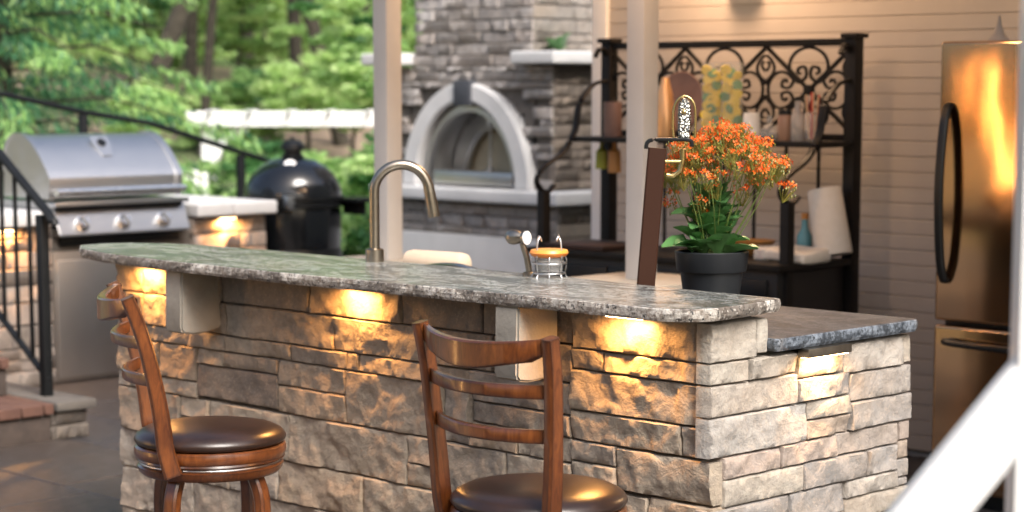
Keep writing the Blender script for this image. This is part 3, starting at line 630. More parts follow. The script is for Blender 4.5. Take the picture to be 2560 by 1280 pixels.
# ------------------------------------------------------------------ wrought iron rack
rk = thing('iron_rack', 'tall black wrought iron rack with scrollwork back panel and cabinet below', 'rack')
I = M['rackiron']
XL, XR, YB, YF = -6.37, -5.015, 7.0, 6.57
for x in (XL, XR):
    p = box('back_post', x - .028, x + .028, YB - .028, YB + .028, 0, 1.765, I, rk, .004)
    bm = bmesh.new(); bbox(bm, x - .042, x + .042, YB - .042, YB + .042, 1.765, 1.785, .003, 1); frombm('post_cap', bm, I, p)
for x in (XL, XR): box('front_post', x - .022, x + .022, YF - .022, YF + .022, 0, 1.11, I, rk, .004)
box('top_rail', XL + .028, XR - .028, YB - .016, YB + .016, 1.735, 1.765, I, rk, .003)
box('middle_rail', XL + .028, XR - .028, YB - .014, YB + .014, 1.345, 1.372, I, rk, .003)
box('upper_shelf', XL - .02, XR + .02, YB - .25, YB + .02 - .036, 1.322, 1.3445, I, rk, .003)
box('table_top', XL - .03, XR + .03, YF - .09, YB - .03, .835, .862, I, rk, .004)
per = (XR - XL) / 3; ZT, ZB = 1.735, 1.372; ZM = (ZT + ZB) / 2
bar_p = rect(.014, .022, .003)
for k in range(3):
    xa, xm, xb = XL + .03 + k * (per - .02), 0, 0; xa = XL + k * per; xm = xa + per / 2; xb = xa + per
    for (p, q2) in (((xa, ZT), (xm, ZM)), ((xm, ZM), (xb, ZT)), ((xa, ZB), (xm, ZM)), ((xm, ZM), (xb, ZB))):
        sweep('lattice_bar', [(p[0], YB, p[1]), (q2[0], YB, q2[1])], bar_p, I, rk, up=(0, 1, 0))
    box('lattice_knot', xm - .022, xm + .022, YB - .014, YB + .014, ZM - .022, ZM + .022, I, rk, .004)
def spiral(cx, cz, r, a0, a1, n=22, r2=.35):
    return [(cx + (r * (1 - (1 - r2) * i / n)) * math.cos(a0 + (a1 - a0) * i / n), YB - .004, cz + (r * (1 - (1 - r2) * i / n)) * math.sin(a0 + (a1 - a0) * i / n)) for i in range(n + 1)]
def scroll(pts, w=.013): sweep('scroll', smoothpath(pts, 2), rect(.013, w, .003), I, rk, up=(0, 1, 0))
def cscroll(cx, cz, rx, rz, rot, hk=1):
    """C scroll opening along rot (radians in the panel), its two ends curling inwards"""
    c_, s_ = math.cos(rot), math.sin(rot)
    def T(u, v): return (cx + u * c_ - v * s_, YB - .005, cz + u * s_ + v * c_)
    P = [T(rx * math.cos(a), rz * math.sin(a)) for a in [R(32) + (2 * PI - R(64)) * i / 22 for i in range(23)]]
    def hook(sg):
        x0, y0 = rx * math.cos(R(32)), rz * math.sin(R(32)) * sg
        return [T(x0 * (1 - .12 * 1) * 1.0 - .0, y0 * .55), T(x0 * .62, y0 * .22), T(x0 * .25, y0 * .12 + .006 * sg), T(x0 * .02, y0 * .42), T(x0 * .10, y0 * .95), T(x0 * .38, y0 * 1.05), T(x0 * .46, y0 * .75)]
    scroll(list(reversed(hook(-1))) [:0] + hook(1)[::-1] + P + hook(-1))
for k in range(3):
    xm = XL + (k + .5) * per
    cscroll(xm, ZT - .083, .078, .100, -PI / 2); cscroll(xm, ZB + .083, .078, .100, PI / 2)
for k in range(4):
    xa = XL + k * per
    for s in (-1, 1):
        if (k == 0 and s < 0) or (k == 3 and s > 0): continue
        cscroll(xa + s * .086, ZM, .072, .076, 0 if s > 0 else PI)
        for zz, sg in ((ZT, -1), (ZB, 1)):
            scroll([(xa + s * (.004 + .042 * math.sin(min(1, t * 1.15) * PI) ** .8), YB - .005, zz + sg * (.035 + .125 * t)) for t in [i / 10 for i in range(11)]], .011)
            scroll([(xa + s * .004, YB - .005, zz + sg * .10), (xa + s * .018, YB - .005, zz + sg * .085), (xa + s * .020, YB - .005, zz + sg * .068), (xa + s * .008, YB - .005, zz + sg * .064)], .010)
for k in range(1, 8):
    x = XL + k * (XR - XL) / 8; box('upright_bar', x - .006, x + .006, YB - .006, YB + .006, .862, 1.345, I, rk, .001, 1)
for x in (XL, XR):      # tall S arms between the back and the front posts
    P = smoothpath([(x, 6.905, 1.70), (x, 6.93, 1.735), (x, 6.965, 1.725), (x, 7.0, 1.66), (x, 6.985, 1.60), (x, 6.89, 1.575), (x, 6.80, 1.49), (x, 6.77, 1.37), (x, 6.69, 1.275), (x, 6.575, 1.215), (x, 6.525, 1.16), (x, 6.55, 1.115), (x, 6.60, 1.105), (x, 6.635, 1.13)], 6)
    n_ = len(P); sweep('side_scroll', P, rect(.030, .014, .004), I, rk, up=(1, 0, 0) if False else (0, .6, .8), scale=[(.75 + .5 * abs(math.sin(i / n_ * 9)), 1) for i in range(n_)])
cbn = box('cabinet', XL - .0, XR + .0, YF - .06, YB - .04, .08, .833, m_noisy('black_cabinet', (.008, .007, .007), (.014, .012, .011), 6, .5, .1), rk, .004)
for i in range(3):
    x0 = XL + .03 + i * .432; dd = box('cabinet_door', x0, x0 + .42, YF - .078, YF - .061, .12, .80, M['blackplastic'], cbn, .004)
# things on the shelf (z 1.345) and the table (z .863)
SZ = 1.3445; TZ = .862
def on(name, label, cat, x, y_, z_, parts, group=None):
    t = thing(name, label, cat, (x, y_, z_), 0, group)
    for nm, prof, mm in parts: lathe(nm, prof, mm, t, 28)
    return t
on('copper_bottle', 'tall copper coloured tapering bottle on the upper rack shelf beside the pavilion post', 'bottle', -5.913, 6.86, SZ, [('bottle_body', [(0, 0), (.045, 0), (.047, .01), (.044, .10), (.034, .19), (.020, .24), (.016, .262), (0, .264)], M['orange'])])
pl = lathe('round_plate', [(0, .006), (.10, .006), (.128, .014), (.132, .012), (.128, .004), (.09, 0), (0, 0)], M['terra'], None, 48, (0, 0, 0), Matrix.Rotation(R(90), 4, 'X'))
pl.location = (-5.91, 6.965, SZ + .158); pl.rotation_euler = (R(-7), 0, 0); tag(pl, 'round terracotta plate leaning upright on the rack shelf', 'plate')
for k, x in enumerate((-5.645, -5.54)):
    t = on('drink_dispenser', ('tall glass cylinder full of lemon slices, next to the terracotta plate', 'tall glass cylinder of lemon slices and mint, nearer the cups')[k], 'drink dispenser', x, 6.86, SZ, [('glass_cylinder', [(0, 0), (.048, 0), (.049, .005), (.049, .325), (.046, .325), (.046, .008), (0, .008)], M['glass'])], 'glass cylinders with lemons')
    for i in range(22):
        T_ = Matrix.Rotation(R(45) + random.uniform(-.5, .5), 4, 'Z') @ Matrix.Rotation(R(90) + random.uniform(-.5, .5), 4, 'X'); bm = bmesh.new(); o_ = (-1, 1, 0)[i % 3] * .017
        lathe_bm(bm, [(0, -.004), (.020, -.004), (.023, 0), (.020, .004), (0, .004)], 16, (o_ + random.uniform(-.006, .006), o_ + random.uniform(-.012, .012), .030 + i * .0125), T_)
        frombm('lemon_slice' if i % 4 else 'mint_leaves', bm, M['lemon'] if i % 4 else M['green'], t, angle=50)
on('white_cup', 'pale upturned tumbler on the rack shelf beside the lemon cylinders', 'cup', -5.433, 6.86, SZ, [('cup_body', [(0, .115), (.030, .115), (.034, .11), (.042, 0), (.039, 0), (.030, .108), (0, .11)], M['white_cer'])])
on('small_decanter', 'short round glass decanter between the tumbler and the spice jars', 'decanter', -5.337, 6.86, SZ, [('decanter_body', [(0, 0), (.040, 0), (.045, .02), (.036, .05), (.012, .07), (.012, .10), (.016, .105), (.010, .103), (.009, .07), (.032, .048), (.041, .02), (0, .006)], M['glass'])])
on('spice_jar', 'jar with pink label and dark lid on the rack shelf', 'jar', -5.256, 6.86, SZ, [('jar_body', [(0, 0), (.028, 0), (.03, .005), (.03, .10), (.026, .108), (0, .108)], mat('spice', (.34, .20, .13), .4)), ('lid', [(0, .108), (.029, .108), (.029, .128), (0, .128)], M['blackplastic'])])
on('milk_bottle', 'clear bottle with milky contents on the rack shelf', 'bottle', -5.19, 6.86, SZ, [('bottle_body', [(0, 0), (.028, 0), (.03, .006), (.03, .10), (.015, .13), (.014, .165), (0, .166)], mat('frosted_bottle', (.55, .53, .50), .15, Alpha=.45))])
t = on('straw_glass', 'glass holding red and orange straws at the right end of the rack shelf', 'glass', -5.11, 6.85, SZ, [('glass_body', [(0, 0), (.028, 0), (.032, .12), (.030, .12), (.026, .006), (0, .006)], M['glass'])])
for i in range(6):
    a = i * 1.05; tube('straw', [(math.cos(a) * .01, math.sin(a) * .01, .01), (math.cos(a) * .03, math.sin(a) * .03, .18 + .01 * (i % 3))], .004, M['red'] if i % 2 else mat('straw_cream', (.7, .5, .3), .4), t, 6)
ob = on('oil_bottle', 'yellow oil bottle hanging below the left end of the rack shelf', 'bottle', -6.325, 6.90, 1.322, [('bottle_body', [(0, 0), (.008, 0), (.010, -.03), (.026, -.045), (.028, -.125), (0, -.127)], M['olive'])])
ob = on('amber_bottle', 'amber bottle hanging below the rack shelf beside the yellow oil bottle', 'bottle', -6.245, 6.90, 1.322, [('bottle_body', [(0, 0), (.008, 0), (.010, -.03), (.028, -.045), (.030, -.14), (0, -.142)], M['caramel'])])
on('brown_crock', 'brown straight sided crock on the rack shelf, left of the pavilion post', 'crock', -6.24, 6.88, SZ, [('crock_body', [(0, 0), (.04, 0), (.042, .005), (.042, .155), (.038, .155), (.038, .01), (0, .01)], M['terra'])])
pr_ = on('paper_towel_roll', 'leaning roll of paper towels on the table of the rack', 'paper towel', -4.995, 6.86, TZ + .02, [('roll', [(0, 0), (.075, 0), (.077, .004), (.070, .27), (.066, .275), (.02, .275), (.02, .24), (0, .24)], M['paper'])])
pr_.rotation_euler = (R(-2), R(-13), 0)
tw = bmesh.new(); bbox(tw, -.13, .13, -.10, .10, 0, .05, .02, 3)
bmesh.ops.subdivide_edges(tw, edges=tw.edges[:], cuts=2, use_grid_fill=True)
for v_ in tw.verts: v_.co += Vector((0, 0, 1)) * noise.noise(v_.co * 14) * .015
tw = frombm('folded_towel', tw, M['paper'], None, smooth=True); tw.location = (-5.10, 6.72, TZ); tag(tw, 'crumpled white towel on the rack table beneath the paper towel roll', 'towel')
on('teal_label_bottle', 'small bottle with teal label on the rack table, left of the paper towels', 'bottle', -5.16, 6.88, TZ, [('bottle_body', [(0, 0), (.03, 0), (.032, .006), (.032, .09), (.015, .12), (.013, .16), (0, .16)], M['teal']), ('cap', [(0, .16), (.015, .16), (.015, .185), (0, .185)], M['caramel'])])
on('wooden_bowl', 'shallow caramel coloured bowl on the rack table behind the flower pot', 'bowl', -5.42, 6.86, TZ, [('bowl_body', [(0, 0), (.05, 0), (.085, .03), (.10, .06), (.096, .06), (.08, .034), (.04, .01), (0, .01)], M['caramel'])])
on('glass_canister', 'squat glass canister on the rack table beside the front post', 'canister', -5.205, 6.50, TZ, [('canister_body', [(0, 0), (.045, 0), (.048, .005), (.048, .06), (.044, .06), (.044, .008), (0, .008)], M['glass']), ('contents', [(0, .009), (.042, .009), (.042, .045), (0, .05)], mat('shells', (.6, .5, .45), .6))]).location = (-5.19, 6.66, TZ)
bk = box('wooden_board', -6.30, -5.95, 6.50, 6.80, TZ + .001, TZ + .022, M['darkwood'], None, .005); tag(bk, 'dark wooden board lying on the rack table, left of the pavilion post', 'board')

# ------------------------------------------------------------------ outdoor fireplace with oven
fp = thing('outdoor_fireplace', 'large stacked stone fireplace with arched white oven surround and chimney', 'fireplace')
pool = [[stone_mesh(w, h, .03, .022, .010, random.random() * 30) for _ in range(3)] for w in (.18, .28, .40) for h in (.07,)]
for l_ in pool:
    for me in l_: me.materials.append(M['farstone'])
FC = [(.46, .43, .41), (.52, .49, .47), (.38, .36, .35), (.48, .43, .40), (.58, .55, .53)]
def course(parent, p0, dirx, length, z0, z1, rz, keep=None, hs=(.055, .075, .095), cols=FC):
    z = z0
    while z < z1 - .02:
        h = min(random.choice(hs), z1 - z); x = 0
        while x < length - .02:
            k = random.randrange(3); w = min((.18, .28, .40)[k] * random.uniform(.85, 1.2), length - x)
            if length - x - w < .08: w = length - x
            if keep is None or keep(x, x + w, z, z + h):
                me = random.choice(pool[k]); px = p0[0] + dirx[0] * x; py = p0[1] + dirx[1] * x
                place_stone(parent, me, (px, py, z), rz, random.choice(cols), M['farstone'], ((w - .004) / (.18, .28, .40)[k], random.uniform(.7, 1.4), (h - .004) / .07))
            x += w
        z += h
FY = 8.80; AX = -9.18
def arch_r(x): return abs(x - AX)
ARW, ARZ = .585, .955      # outer half width, springing
def keep(x0, x1, z0, z1):
    xs = (-9.95 + x0, -9.95 + x1)
    for x in (xs[0], (xs[0] + xs[1]) / 2, xs[1]):
        for z in (z0, z1):
            if abs(x - AX) < .53 and z < .955 + .60 * math.sqrt(max(0, 1 - ((x - AX) / .545) ** 2)): return False
    return True
course(fp, (-9.95, FY), (1, 0), 1.50, .955, 1.69, 0, keep, (.045, .06, .075))
course(fp, (-9.66, FY), (1, 0), 1.045, 1.69, 2.5, 0, None, (.055, .07, .085))
course(fp, (-8.615, FY), (0, 1), .75, 1.69, 2.5, R(90), None, (.055, .07, .085), [(.25, .235, .215), (.20, .185, .165), (.28, .26, .24)])  # chimney side coloured darker than the front to hold its shade
course(fp, (-8.45, FY), (0, 1), .80, .955, 1.69, R(90), None, (.055, .07, .085), [(.15, .12, .095), (.12, .095, .075), (.18, .15, .125)])  # side of the oven block darkest: shade put into the stone colours
course(fp, (-9.95, FY), (1, 0), 1.54, 0, .86, 0, lambda a, b, c, d_: not (d_ < .66 and a < 1.45), (.05, .07))
course(fp, (-8.41, FY), (0, 1), .85, 0, .86, R(90), None, (.055, .07, .085), [(.22, .19, .155), (.18, .15, .125), (.25, .22, .19)])  # base side stones darkened for shade as well
bm = bmesh.new(); bbox(bm, -9.62, -8.65, 9.3, 9.6, 1.69, 2.5); bbox(bm, -9.62, -8.65, FY + .03, 9.3, 1.69, 2.5); bbox(bm, -9.92, -8.48, 9.25, 9.6, .955, 1.70); bbox(bm, -9.92, -9.75, FY + .03, 9.25, .955, 1.69); bbox(bm, -8.62, -8.48, FY + .03, 9.25, .955, 1.69); bbox(bm, -9.75, -8.62, FY + .03, 9.25, 1.585, 1.69); bbox(bm, -9.92, -8.44, FY + .03, 9.6, 0, .86)
# spandrels round the vault
for i in range(12):
    x0 = -.545 + i * 1.09 / 12; x1 = x0 + 1.09 / 12; zt = .955 + .60 * math.sqrt(max(0, 1 - (min(abs(x0), abs(x1)) / .545) ** 2)) + .0
    if zt < 1.58: bbox(bm, AX + x0, AX + x1, FY + .03, FY + .06, zt, 1.585)
frombm('core', bm, M['mortar'], fp)
box('ledge', -10.0, -8.33, FY - .10, 9.62, .865, .948, M['caststone'], fp, .015, 3)
box('plinth_panel', -9.98, -8.50, FY - .05, FY - .0, 0, .655, M['caststone'], fp, .01)
# mantel shelves left and right of the chimney
box('mantel', -8.70, -8.34, FY - .12, 9.55, 1.70, 1.775, M['caststone'], fp, .014, 3); box('mantel', -10.05, -9.67, FY - .12, 9.55, 1.70, 1.775, M['caststone'], fp, .014, 3)
box('chimney_cap', -9.70, -8.58, FY - .05, 9.62, 2.5, 2.57, M['caststone'], fp, .01)
# arched surround (one ring of cast stone)
def ring_arch(name, ro, ri, ho, hi, y0, y1, m, z0=.948, n=28):
    bm = bmesh.new(); rows = []
    for i in range(n + 1):
        a = PI * i / n; c, s = math.cos(a), math.sin(a)
        rows.append([bm.verts.new((AX + c * ro, y0, z0 + s * ho)), bm.verts.new((AX + c * ri, y0, z0 + s * hi)), bm.verts.new((AX + c * ri, y1, z0 + s * hi)), bm.verts.new((AX + c * ro, y1, z0 + s * ho))])
    for a, b in zip(rows, rows[1:]):
        for j in range(4): bm.faces.new((a[j], a[(j + 1) % 4], b[(j + 1) % 4], b[j]))
    bm.faces.new(rows[0]); bm.faces.new(list(reversed(rows[-1])))
    bmesh.ops.recalc_face_normals(bm, faces=bm.faces)
    bmesh.ops.bevel(bm, geom=[e for e in bm.edges if abs(e.verts[0].co.y - y0) < 1e-5 and abs(e.verts[1].co.y - y0) < 1e-5 and len(e.link_faces) == 2 and e.calc_face_angle(0) > 1], offset=.012, segments=3, affect='EDGES')
    return frombm(name, bm, m, fp, angle=40)
ring_arch('oven_surround', .572, .440, .645, .53, FY - .045, FY + .05, M['caststone'])
ring_arch('vault', .44, .40, .53, .49, FY + .052, FY + .48, M['oven'])
ring_arch('door_frame', .425, .375, .515, .465, FY + .0, FY + .05, M['steel'])
ring_arch('inner_arch', .40, .27, .49, .36, FY + .22, FY + .26, M['steel'])
box('oven_back', AX - .42, AX + .42, FY + .30, FY + .32, .95, 1.48, M['ovenback'], fp, 0)
ks = box('keystone', AX - .075, AX + .075, FY - .06, FY - .0, 1.45, 1.605, m_noisy('soot', (.04, .045, .055), (.08, .085, .10), 8, .8, .1), fp, .008)
box('oven_tray', AX - .30, AX + .40, FY - .02, FY + .10, .965, 1.045, M['steel'], fp, .008)
t = thing('candlestick', 'slender white topped candlestick standing inside the arched oven', 'candlestick', (AX + .03, FY + .16, 1.046))
lathe('stick', [(0, 0), (.035, 0), (.035, .008), (.010, .015), (.008, .27), (.014, .28), (0, .282)], M['steel'], t, 20); lathe('globe', [(0, .27), (.022, .28), (.028, .30), (.024, .33), (0, .345)], M['white_cer'], t, 20)
# green plant on the right mantel
tp = thing('mantel_plant', 'small bright green leafy sprig on the right mantel shelf of the fireplace', 'plant', (-8.50, 8.90, 1.775))
for i in range(7):
    o = bpy.data.objects.new('leaf', lms[i % 3]); COL.objects.link(o); o.parent = tp; o.rotation_euler = (R(25 + 8 * i), 0, i * .9 + .5); o.scale = (.8, 1.6, 1.4)

# ------------------------------------------------------------------ grill island
gi = thing('grill_island', 'stone grill island with pale capstones and warm lights under the ledge', 'grill island')
GX = -9.325
course(gi, (GX + .0, 5.2), (0, 1), .70, 0, .845, R(90), None, (.06, .09, .12), [(.33, .28, .25), (.38, .34, .31), (.28, .25, .23)])
course(gi, (GX + .0, 6.345), (0, 1), .98, 0, .845, R(90), lambda a, b, c, d_: not (a < .42 and d_ > .74), (.06, .09, .12), [(.33, .28, .25), (.38, .34, .31), (.28, .25, .23)])
course(gi, (GX - .03, 7.325), (1, 0), .03, 0, .845, R(180), lambda *a: False)
box('core', -10.1, GX - .028, 5.2, 7.30, 0, .845, M['mortar'], gi, 0)
box('steel_door', GX - .02, GX + .012, 5.925, 6.335, .03, .655, M['steel'], gi, .006); box('door_frame', GX - .03, GX + .004, 5.902, 6.345, .01, .70, m_steel('dull_steel', (.42, .40, .38), .4), gi, .004)
for y0, y1 in ((5.15, 5.88), (6.80, 7.05), (7.055, 7.36)): box('capstone', -10.2, GX + .07, y0, y1, .847, .922, M['caststone'], gi, .014, 3)
for y_, p in ((5.62, 2.6), (7.03, 2.4)):
    fx = box('ledge_light', GX + .02, GX + .045, y_ - .06, y_ + .06, .832, .8455, M['bronze'], gi, .002); box('diffuser', GX + .022, GX + .043, y_ - .05, y_ + .05, .829, .8325, M['warm'], fx, .0005, 1)
    warmlight(gi, (GX + .04, y_, .826), p, (.02, .12))
gr = thing('gas_grill', 'stainless steel gas grill with rounded hood and three control knobs', 'grill', (GX, 5.90, .78))
ST = M['steel']
bm = bmesh.new(); pr2 = [(.02, -.0), (.055, .01), (.0, .135), (-.02, .18), (-.60, .18), (-.60, 0)]      # firebox and control panel, profile in XZ
a = [bm.verts.new((x_, .02, z_)) for x_, z_ in pr2]; b = [bm.verts.new((x_, .86, z_)) for x_, z_ in pr2]
bm.faces.new(a); bm.faces.new(list(reversed(b)))
for i in range(6): bm.faces.new((a[i], a[(i + 1) % 6], b[(i + 1) % 6], b[i]))
bmesh.ops.recalc_face_normals(bm, faces=bm.faces); bmesh.ops.bevel(bm, geom=bm.edges[:], offset=.006, segments=2, affect='EDGES'); frombm('control_panel', bm, ST, gr, angle=40)
box('drip_tray', -.5, .0, .06, .82, -.05, -.002, M['blackplastic'], gr, .004)
hp = [(-.022, .20)] + [(q3.x, q3.z) for q3 in smoothpath([(.0, 0, .305), (-.035, 0, .350), (-.115, 0, .425), (-.19, 0, .480), (-.28, 0, .522), (-.38, 0, .532), (-.46, 0, .505), (-.51, 0, .44), (-.53, 0, .34)], 4)] + [(-.54, .20)]
hp = [(x_ * .84, z_) for x_, z_ in hp]
bm = bmesh.new(); a = [bm.verts.new((x_, .0, z_)) for x_, z_ in hp]; b = [bm.verts.new((x_, .84, z_)) for x_, z_ in hp]
bm.faces.new(a); bm.faces.new(list(reversed(b)))
for i in range(len(hp)): j = (i + 1) % len(hp); bm.faces.new((a[i], a[j], b[j], b[i]))
hood = frombm('hood', bm, ST, gr, angle=50)
for y0 in (-.006, .806):      # raised end bands of the hood
    bm = bmesh.new(); rows = []
    for x_, z_ in hp[:-1]:
        c_ = Vector((-.235, 0, .30)); p_ = Vector((x_, 0, z_)); o_ = c_ + (p_ - c_) * 1.045; rows.append([bm.verts.new((o_.x, y0, o_.z)), bm.verts.new((o_.x, y0 + .04, o_.z)), bm.verts.new((p_.x - .0, y0 + .04, p_.z)), bm.verts.new((p_.x, y0, p_.z))])
    for p_, q2 in zip(rows, rows[1:]):
        for j in range(4): bm.faces.new((p_[j], p_[(j + 1) % 4], q2[(j + 1) % 4], q2[j]))
    bm.faces.new(rows[0]); bm.faces.new(rows[-1]); frombm('hood_band', bm, ST, hood, angle=50)
bm = bmesh.new(); lathe_bm(bm, [(0, 0), (.019, 0), (.019, .82), (0, .82)], 16, (.045, .01, .235), Matrix.Rotation(R(-90), 4, 'X')); frombm('hood_handle', bm, m_steel('bright_steel', (.9, .9, .88), .25), hood, angle=40)
for y_ in (.025, .815): box('handle_bracket', -.01, .05, y_ - .012, y_ + .012, .222, .248, ST, hood, .003)
bm = bmesh.new(); kp = [(-.055, .075), (.055, .075), (.055, .02), (.03, -.06), (-.03, -.06), (-.055, .02)]
a = [bm.verts.new((0, u, w_)) for u, w_ in kp]; b = [bm.verts.new((.008, u, w_)) for u, w_ in kp]; bm.faces.new(a); bm.faces.new(list(reversed(b)))
for i in range(6): bm.faces.new((a[i], a[(i + 1) % 6], b[(i + 1) % 6], b[i]))
bd_ = frombm('badge_plate', bm, ST, hood, angle=40); bd_.location = (-.128, .42, .458); bd_.rotation_euler = (0, R(-42), 0)
g2 = lathe('thermometer', [(0, 0), (.026, 0), (.026, .006), (0, .006)], M['blackplastic'], bd_, 24, (.008, 0, .03), Matrix.Rotation(R(90), 4, 'Y'))
for y_ in (.17, .43, .69):
    ax_ = Matrix.Rotation(R(113 - 180 + 23 + 23 + 90 - 69 + 0), 4, 'Y')
    n_ = Vector((.135 - .01, 0, .055)).normalized(); axk = n_.to_track_quat('Z', 'Y').to_matrix().to_4x4()
    kb = lathe('control_knob', [(0, 0), (.042, 0), (.042, .004), (.032, .006), (.029, .034), (.026, .037), (0, .037)], m_steel('knob_steel', (.75, .75, .75), .15), gr, 28, Vector((.034, y_, .065)), axk)
    bm = bmesh.new(); bbox(bm, -.006, .006, -.029, .029, .037, .05, .002, 1); bmesh.ops.transform(bm, matrix=Matrix.Translation((.034, y_, .065)) @ axk @ Matrix.Rotation(.5, 4, 'Z'), verts=bm.verts); frombm('knob_grip', bm, M['steel'], kb)
box('front_ledge', -.02, .050, .0, .855, .158, .182, ST, gr, .005); box('dark_gap', -.01, .018, .03, .83, .136, .157, M['blackplastic'], gr, .002)  # black strip set in for the dark gap under the ledge
# kamado
kd = thing('kamado_grill', 'black egg shaped ceramic grill with domed lid beside the island', 'ceramic grill', (-9.50, 7.67, 0))
B = M['blackglaze']
lathe('grill_base', [(0, .30), (.14, .31), (.22, .38), (.26, .50), (.278, .64), (.285, .80), (.28, .86), (0, .86)], B, kd, 48)
lathe('rim_band', [(.28, .865), (.300, .868), (.300, .895), (.292, .898), (.292, .905), (.300, .908), (.300, .93), (.28, .932)], M['blackplastic'], kd, 48, angle=25)
ld = lathe('dome_lid', [(.286, .932), (.284, .96), (.274, 1.0), (.246, 1.05), (.198, 1.098), (.13, 1.138), (.07, 1.152), (.06, 1.156), (0, 1.156)], B, kd, 48)
lathe('vent_cap', [(.066, 1.148), (.068, 1.165), (.052, 1.175), (.052, 1.195), (.074, 1.200), (.072, 1.225), (.045, 1.252), (.012, 1.260), (.012, 1.270), (0, 1.272)], M['blackplastic'], ld, 32, angle=25)
lathe('thermometer', [(0, 0), (.034, 0), (.036, .012), (.030, .018), (0, .018)], M['white_cer'], ld, 24, (.105, -.105, 1.11), Vector((.62, -.62, .75)).to_track_quat('Z', 'Y').to_matrix().to_4x4())
box('side_shelf', .20, .42, .14, .34, .895, .92, M['blackplastic'], kd, .006); box('shelf_bracket', .19, .38, .22, .24, .82, .893, M['black'], kd, .003)
lathe('stand', [(0, 0), (.27, 0), (.285, .01), (.285, .60), (.28, .62), (.262, .62), (.262, .30), (0, .30)], M['blackplastic'], kd, 48)
for zz in (.87, .925): pass
box('latch', .175, .235, -.225, -.165, .86, .94, M['steel'], kd, .004)

# ------------------------------------------------------------------ steps and railings
st = thing('garden_steps', 'brick topped steps with dark risers and rough stone cheek', 'steps')
for k in range(4):
    x1 = -7.82 - k * .36; z1 = .17 * (k + 1)
    box('riser', -9.25, x1 - .01, 3.6, 4.925, z1 - .17, z1 - .05, m_noisy('dark_riser', (.045, .035, .03), (.08, .06, .05), 12, .9, .4), st, .004)
    y_ = 3.62
    while y_ < 4.90:
        box('brick', x1 - .36, x1 + .012, y_, min(y_ + .108, 4.93), z1 - .048, z1, M['brick'], st, .004, 1); y_ += .115
course(st, (-7.84, 4.955), (0, 1), .17, 0, .13, R(90), None, (.065,), [(.09, .082, .075)]); course(st, (-8.5, 4.945), (1, 0), .66, 0, .13, 0, None, (.065,), [(.09, .082, .075)])
box('cheek_cap', -8.55, -7.80, 4.94, 5.15, .131, .172, M['cheek'], st, .01)
box('cheek_core', -8.5, -7.87, 4.98, 5.12, 0, .13, M['mortar'], st, 0)
rl = thing('stair_railing', 'near black iron stair railing with balusters going up the brick steps', 'railing')
K = M['black']
SY = 5.03; sl_ = (.984 - 1.26) / (-7.939 + 8.36)
def rz_(x, z0=.984): return z0 + (x + 7.939) * sl_
hp_ = [(-7.93, SY, rz_(-7.93) - .012), (-7.97, SY, rz_(-7.97)), (-8.36, SY, rz_(-8.36)), (-9.15, SY, rz_(-9.15))]
sweep('handrail', hp_, rect(.045, .028, .008), K, rl); tube('rail_end', [(-7.925, SY, .975), (-7.915, SY, .958), (-7.925, SY, .94)], .018, K, rl)
sweep('bottom_rail', [(-8.0, SY, .245), (-9.15, SY, .245 + 1.15 * -sl_)], rect(.03, .02, .004), K, rl)
box('newel_post', -8.045, -8.0, SY - .022, SY + .022, .0, .995, K, rl, .004)
for k in range(9):
    x = -8.13 - k * .115; box('baluster', x - .008, x + .008, SY - .008, SY + .008, .245 + (x + 8.0) * sl_ + .005, rz_(x) - .012, K, rl, .002, 1)
r2 = thing('far_railing', 'far thin black handrail sloping down in front of the trees behind the grills', 'railing')
fx_ = -10.6
sweep('handrail', [(fx_, 5.6, 1.62), (fx_, 6.4, 1.525), (fx_, 6.95, 1.415), (fx_, 7.42, 1.345), (fx_, 8.25, 1.115), (fx_, 8.7, .98)], rect(.05, .03, .008), K, r2)
for y_, z_ in ((5.75, 1.58), (6.95, 1.41), (8.13, 1.14)): box('rail_post', fx_ - .022, fx_ + .022, y_ - .022, y_ + .022, 0, z_ - .01, K, r2, .003)

# ------------------------------------------------------------------ near post and handrail beside the camera
np_ = thing('porch_post', 'white painted porch post close to the camera at the frame edge', 'post', (-1.245, 2.16, 0))
box('shaft', -.06, .06, -.06, .06, 0, 2.6, M['white'], np_, .004); np_.rotation_euler = (0, 0, R(45 - 8))
np_.location = (-1.229 * 1.19, 2.131 * 1.19, 0)
pr3 = thing('porch_handrail', 'thick white handrail running diagonally close to the camera', 'handrail')
def fd(px, py, D):
    TH = math.atan(638 / 5128); a_ = (px - 1280) / 5128; b_ = -(py - 853) / 5128
    y2 = math.cos(TH) + b_ * math.sin(TH); z2 = -math.sin(TH) + b_ * math.cos(TH); t_ = D / y2
    return Vector(((a_ * t_ - D) * .70711, (a_ * t_ + D) * .70711, 1.57 + z2 * t_))
h0 = Vector((-1.42, 1.81, .86)); h1 = Vector((-1.03, 2.06, 1.42))
P0, P1 = fd(2325, 1280, 2.8), fd(2560, 993, 2.8); dv = (P1 - P0)
sweep('rail', [P0 - dv * 3.2, P0, P1, P1 + dv * 1.6], rect(.089, .05, .010), M['white'], pr3, up=(.7, -.7, 0.0))

po = thing('porch', 'unseen white porch roof and wall added behind the camera to shade the bar front', 'porch')  # put in to block sky light from the bar front
box('shade_porch_roof', -3.4, 2.2, -3.2, 1.3, 2.62, 2.74, M['white'], po, .005); box('shade_porch_wall', -3.4, 2.2, -3.3, -3.15, 0, 2.62, M['siding'], po, .005)

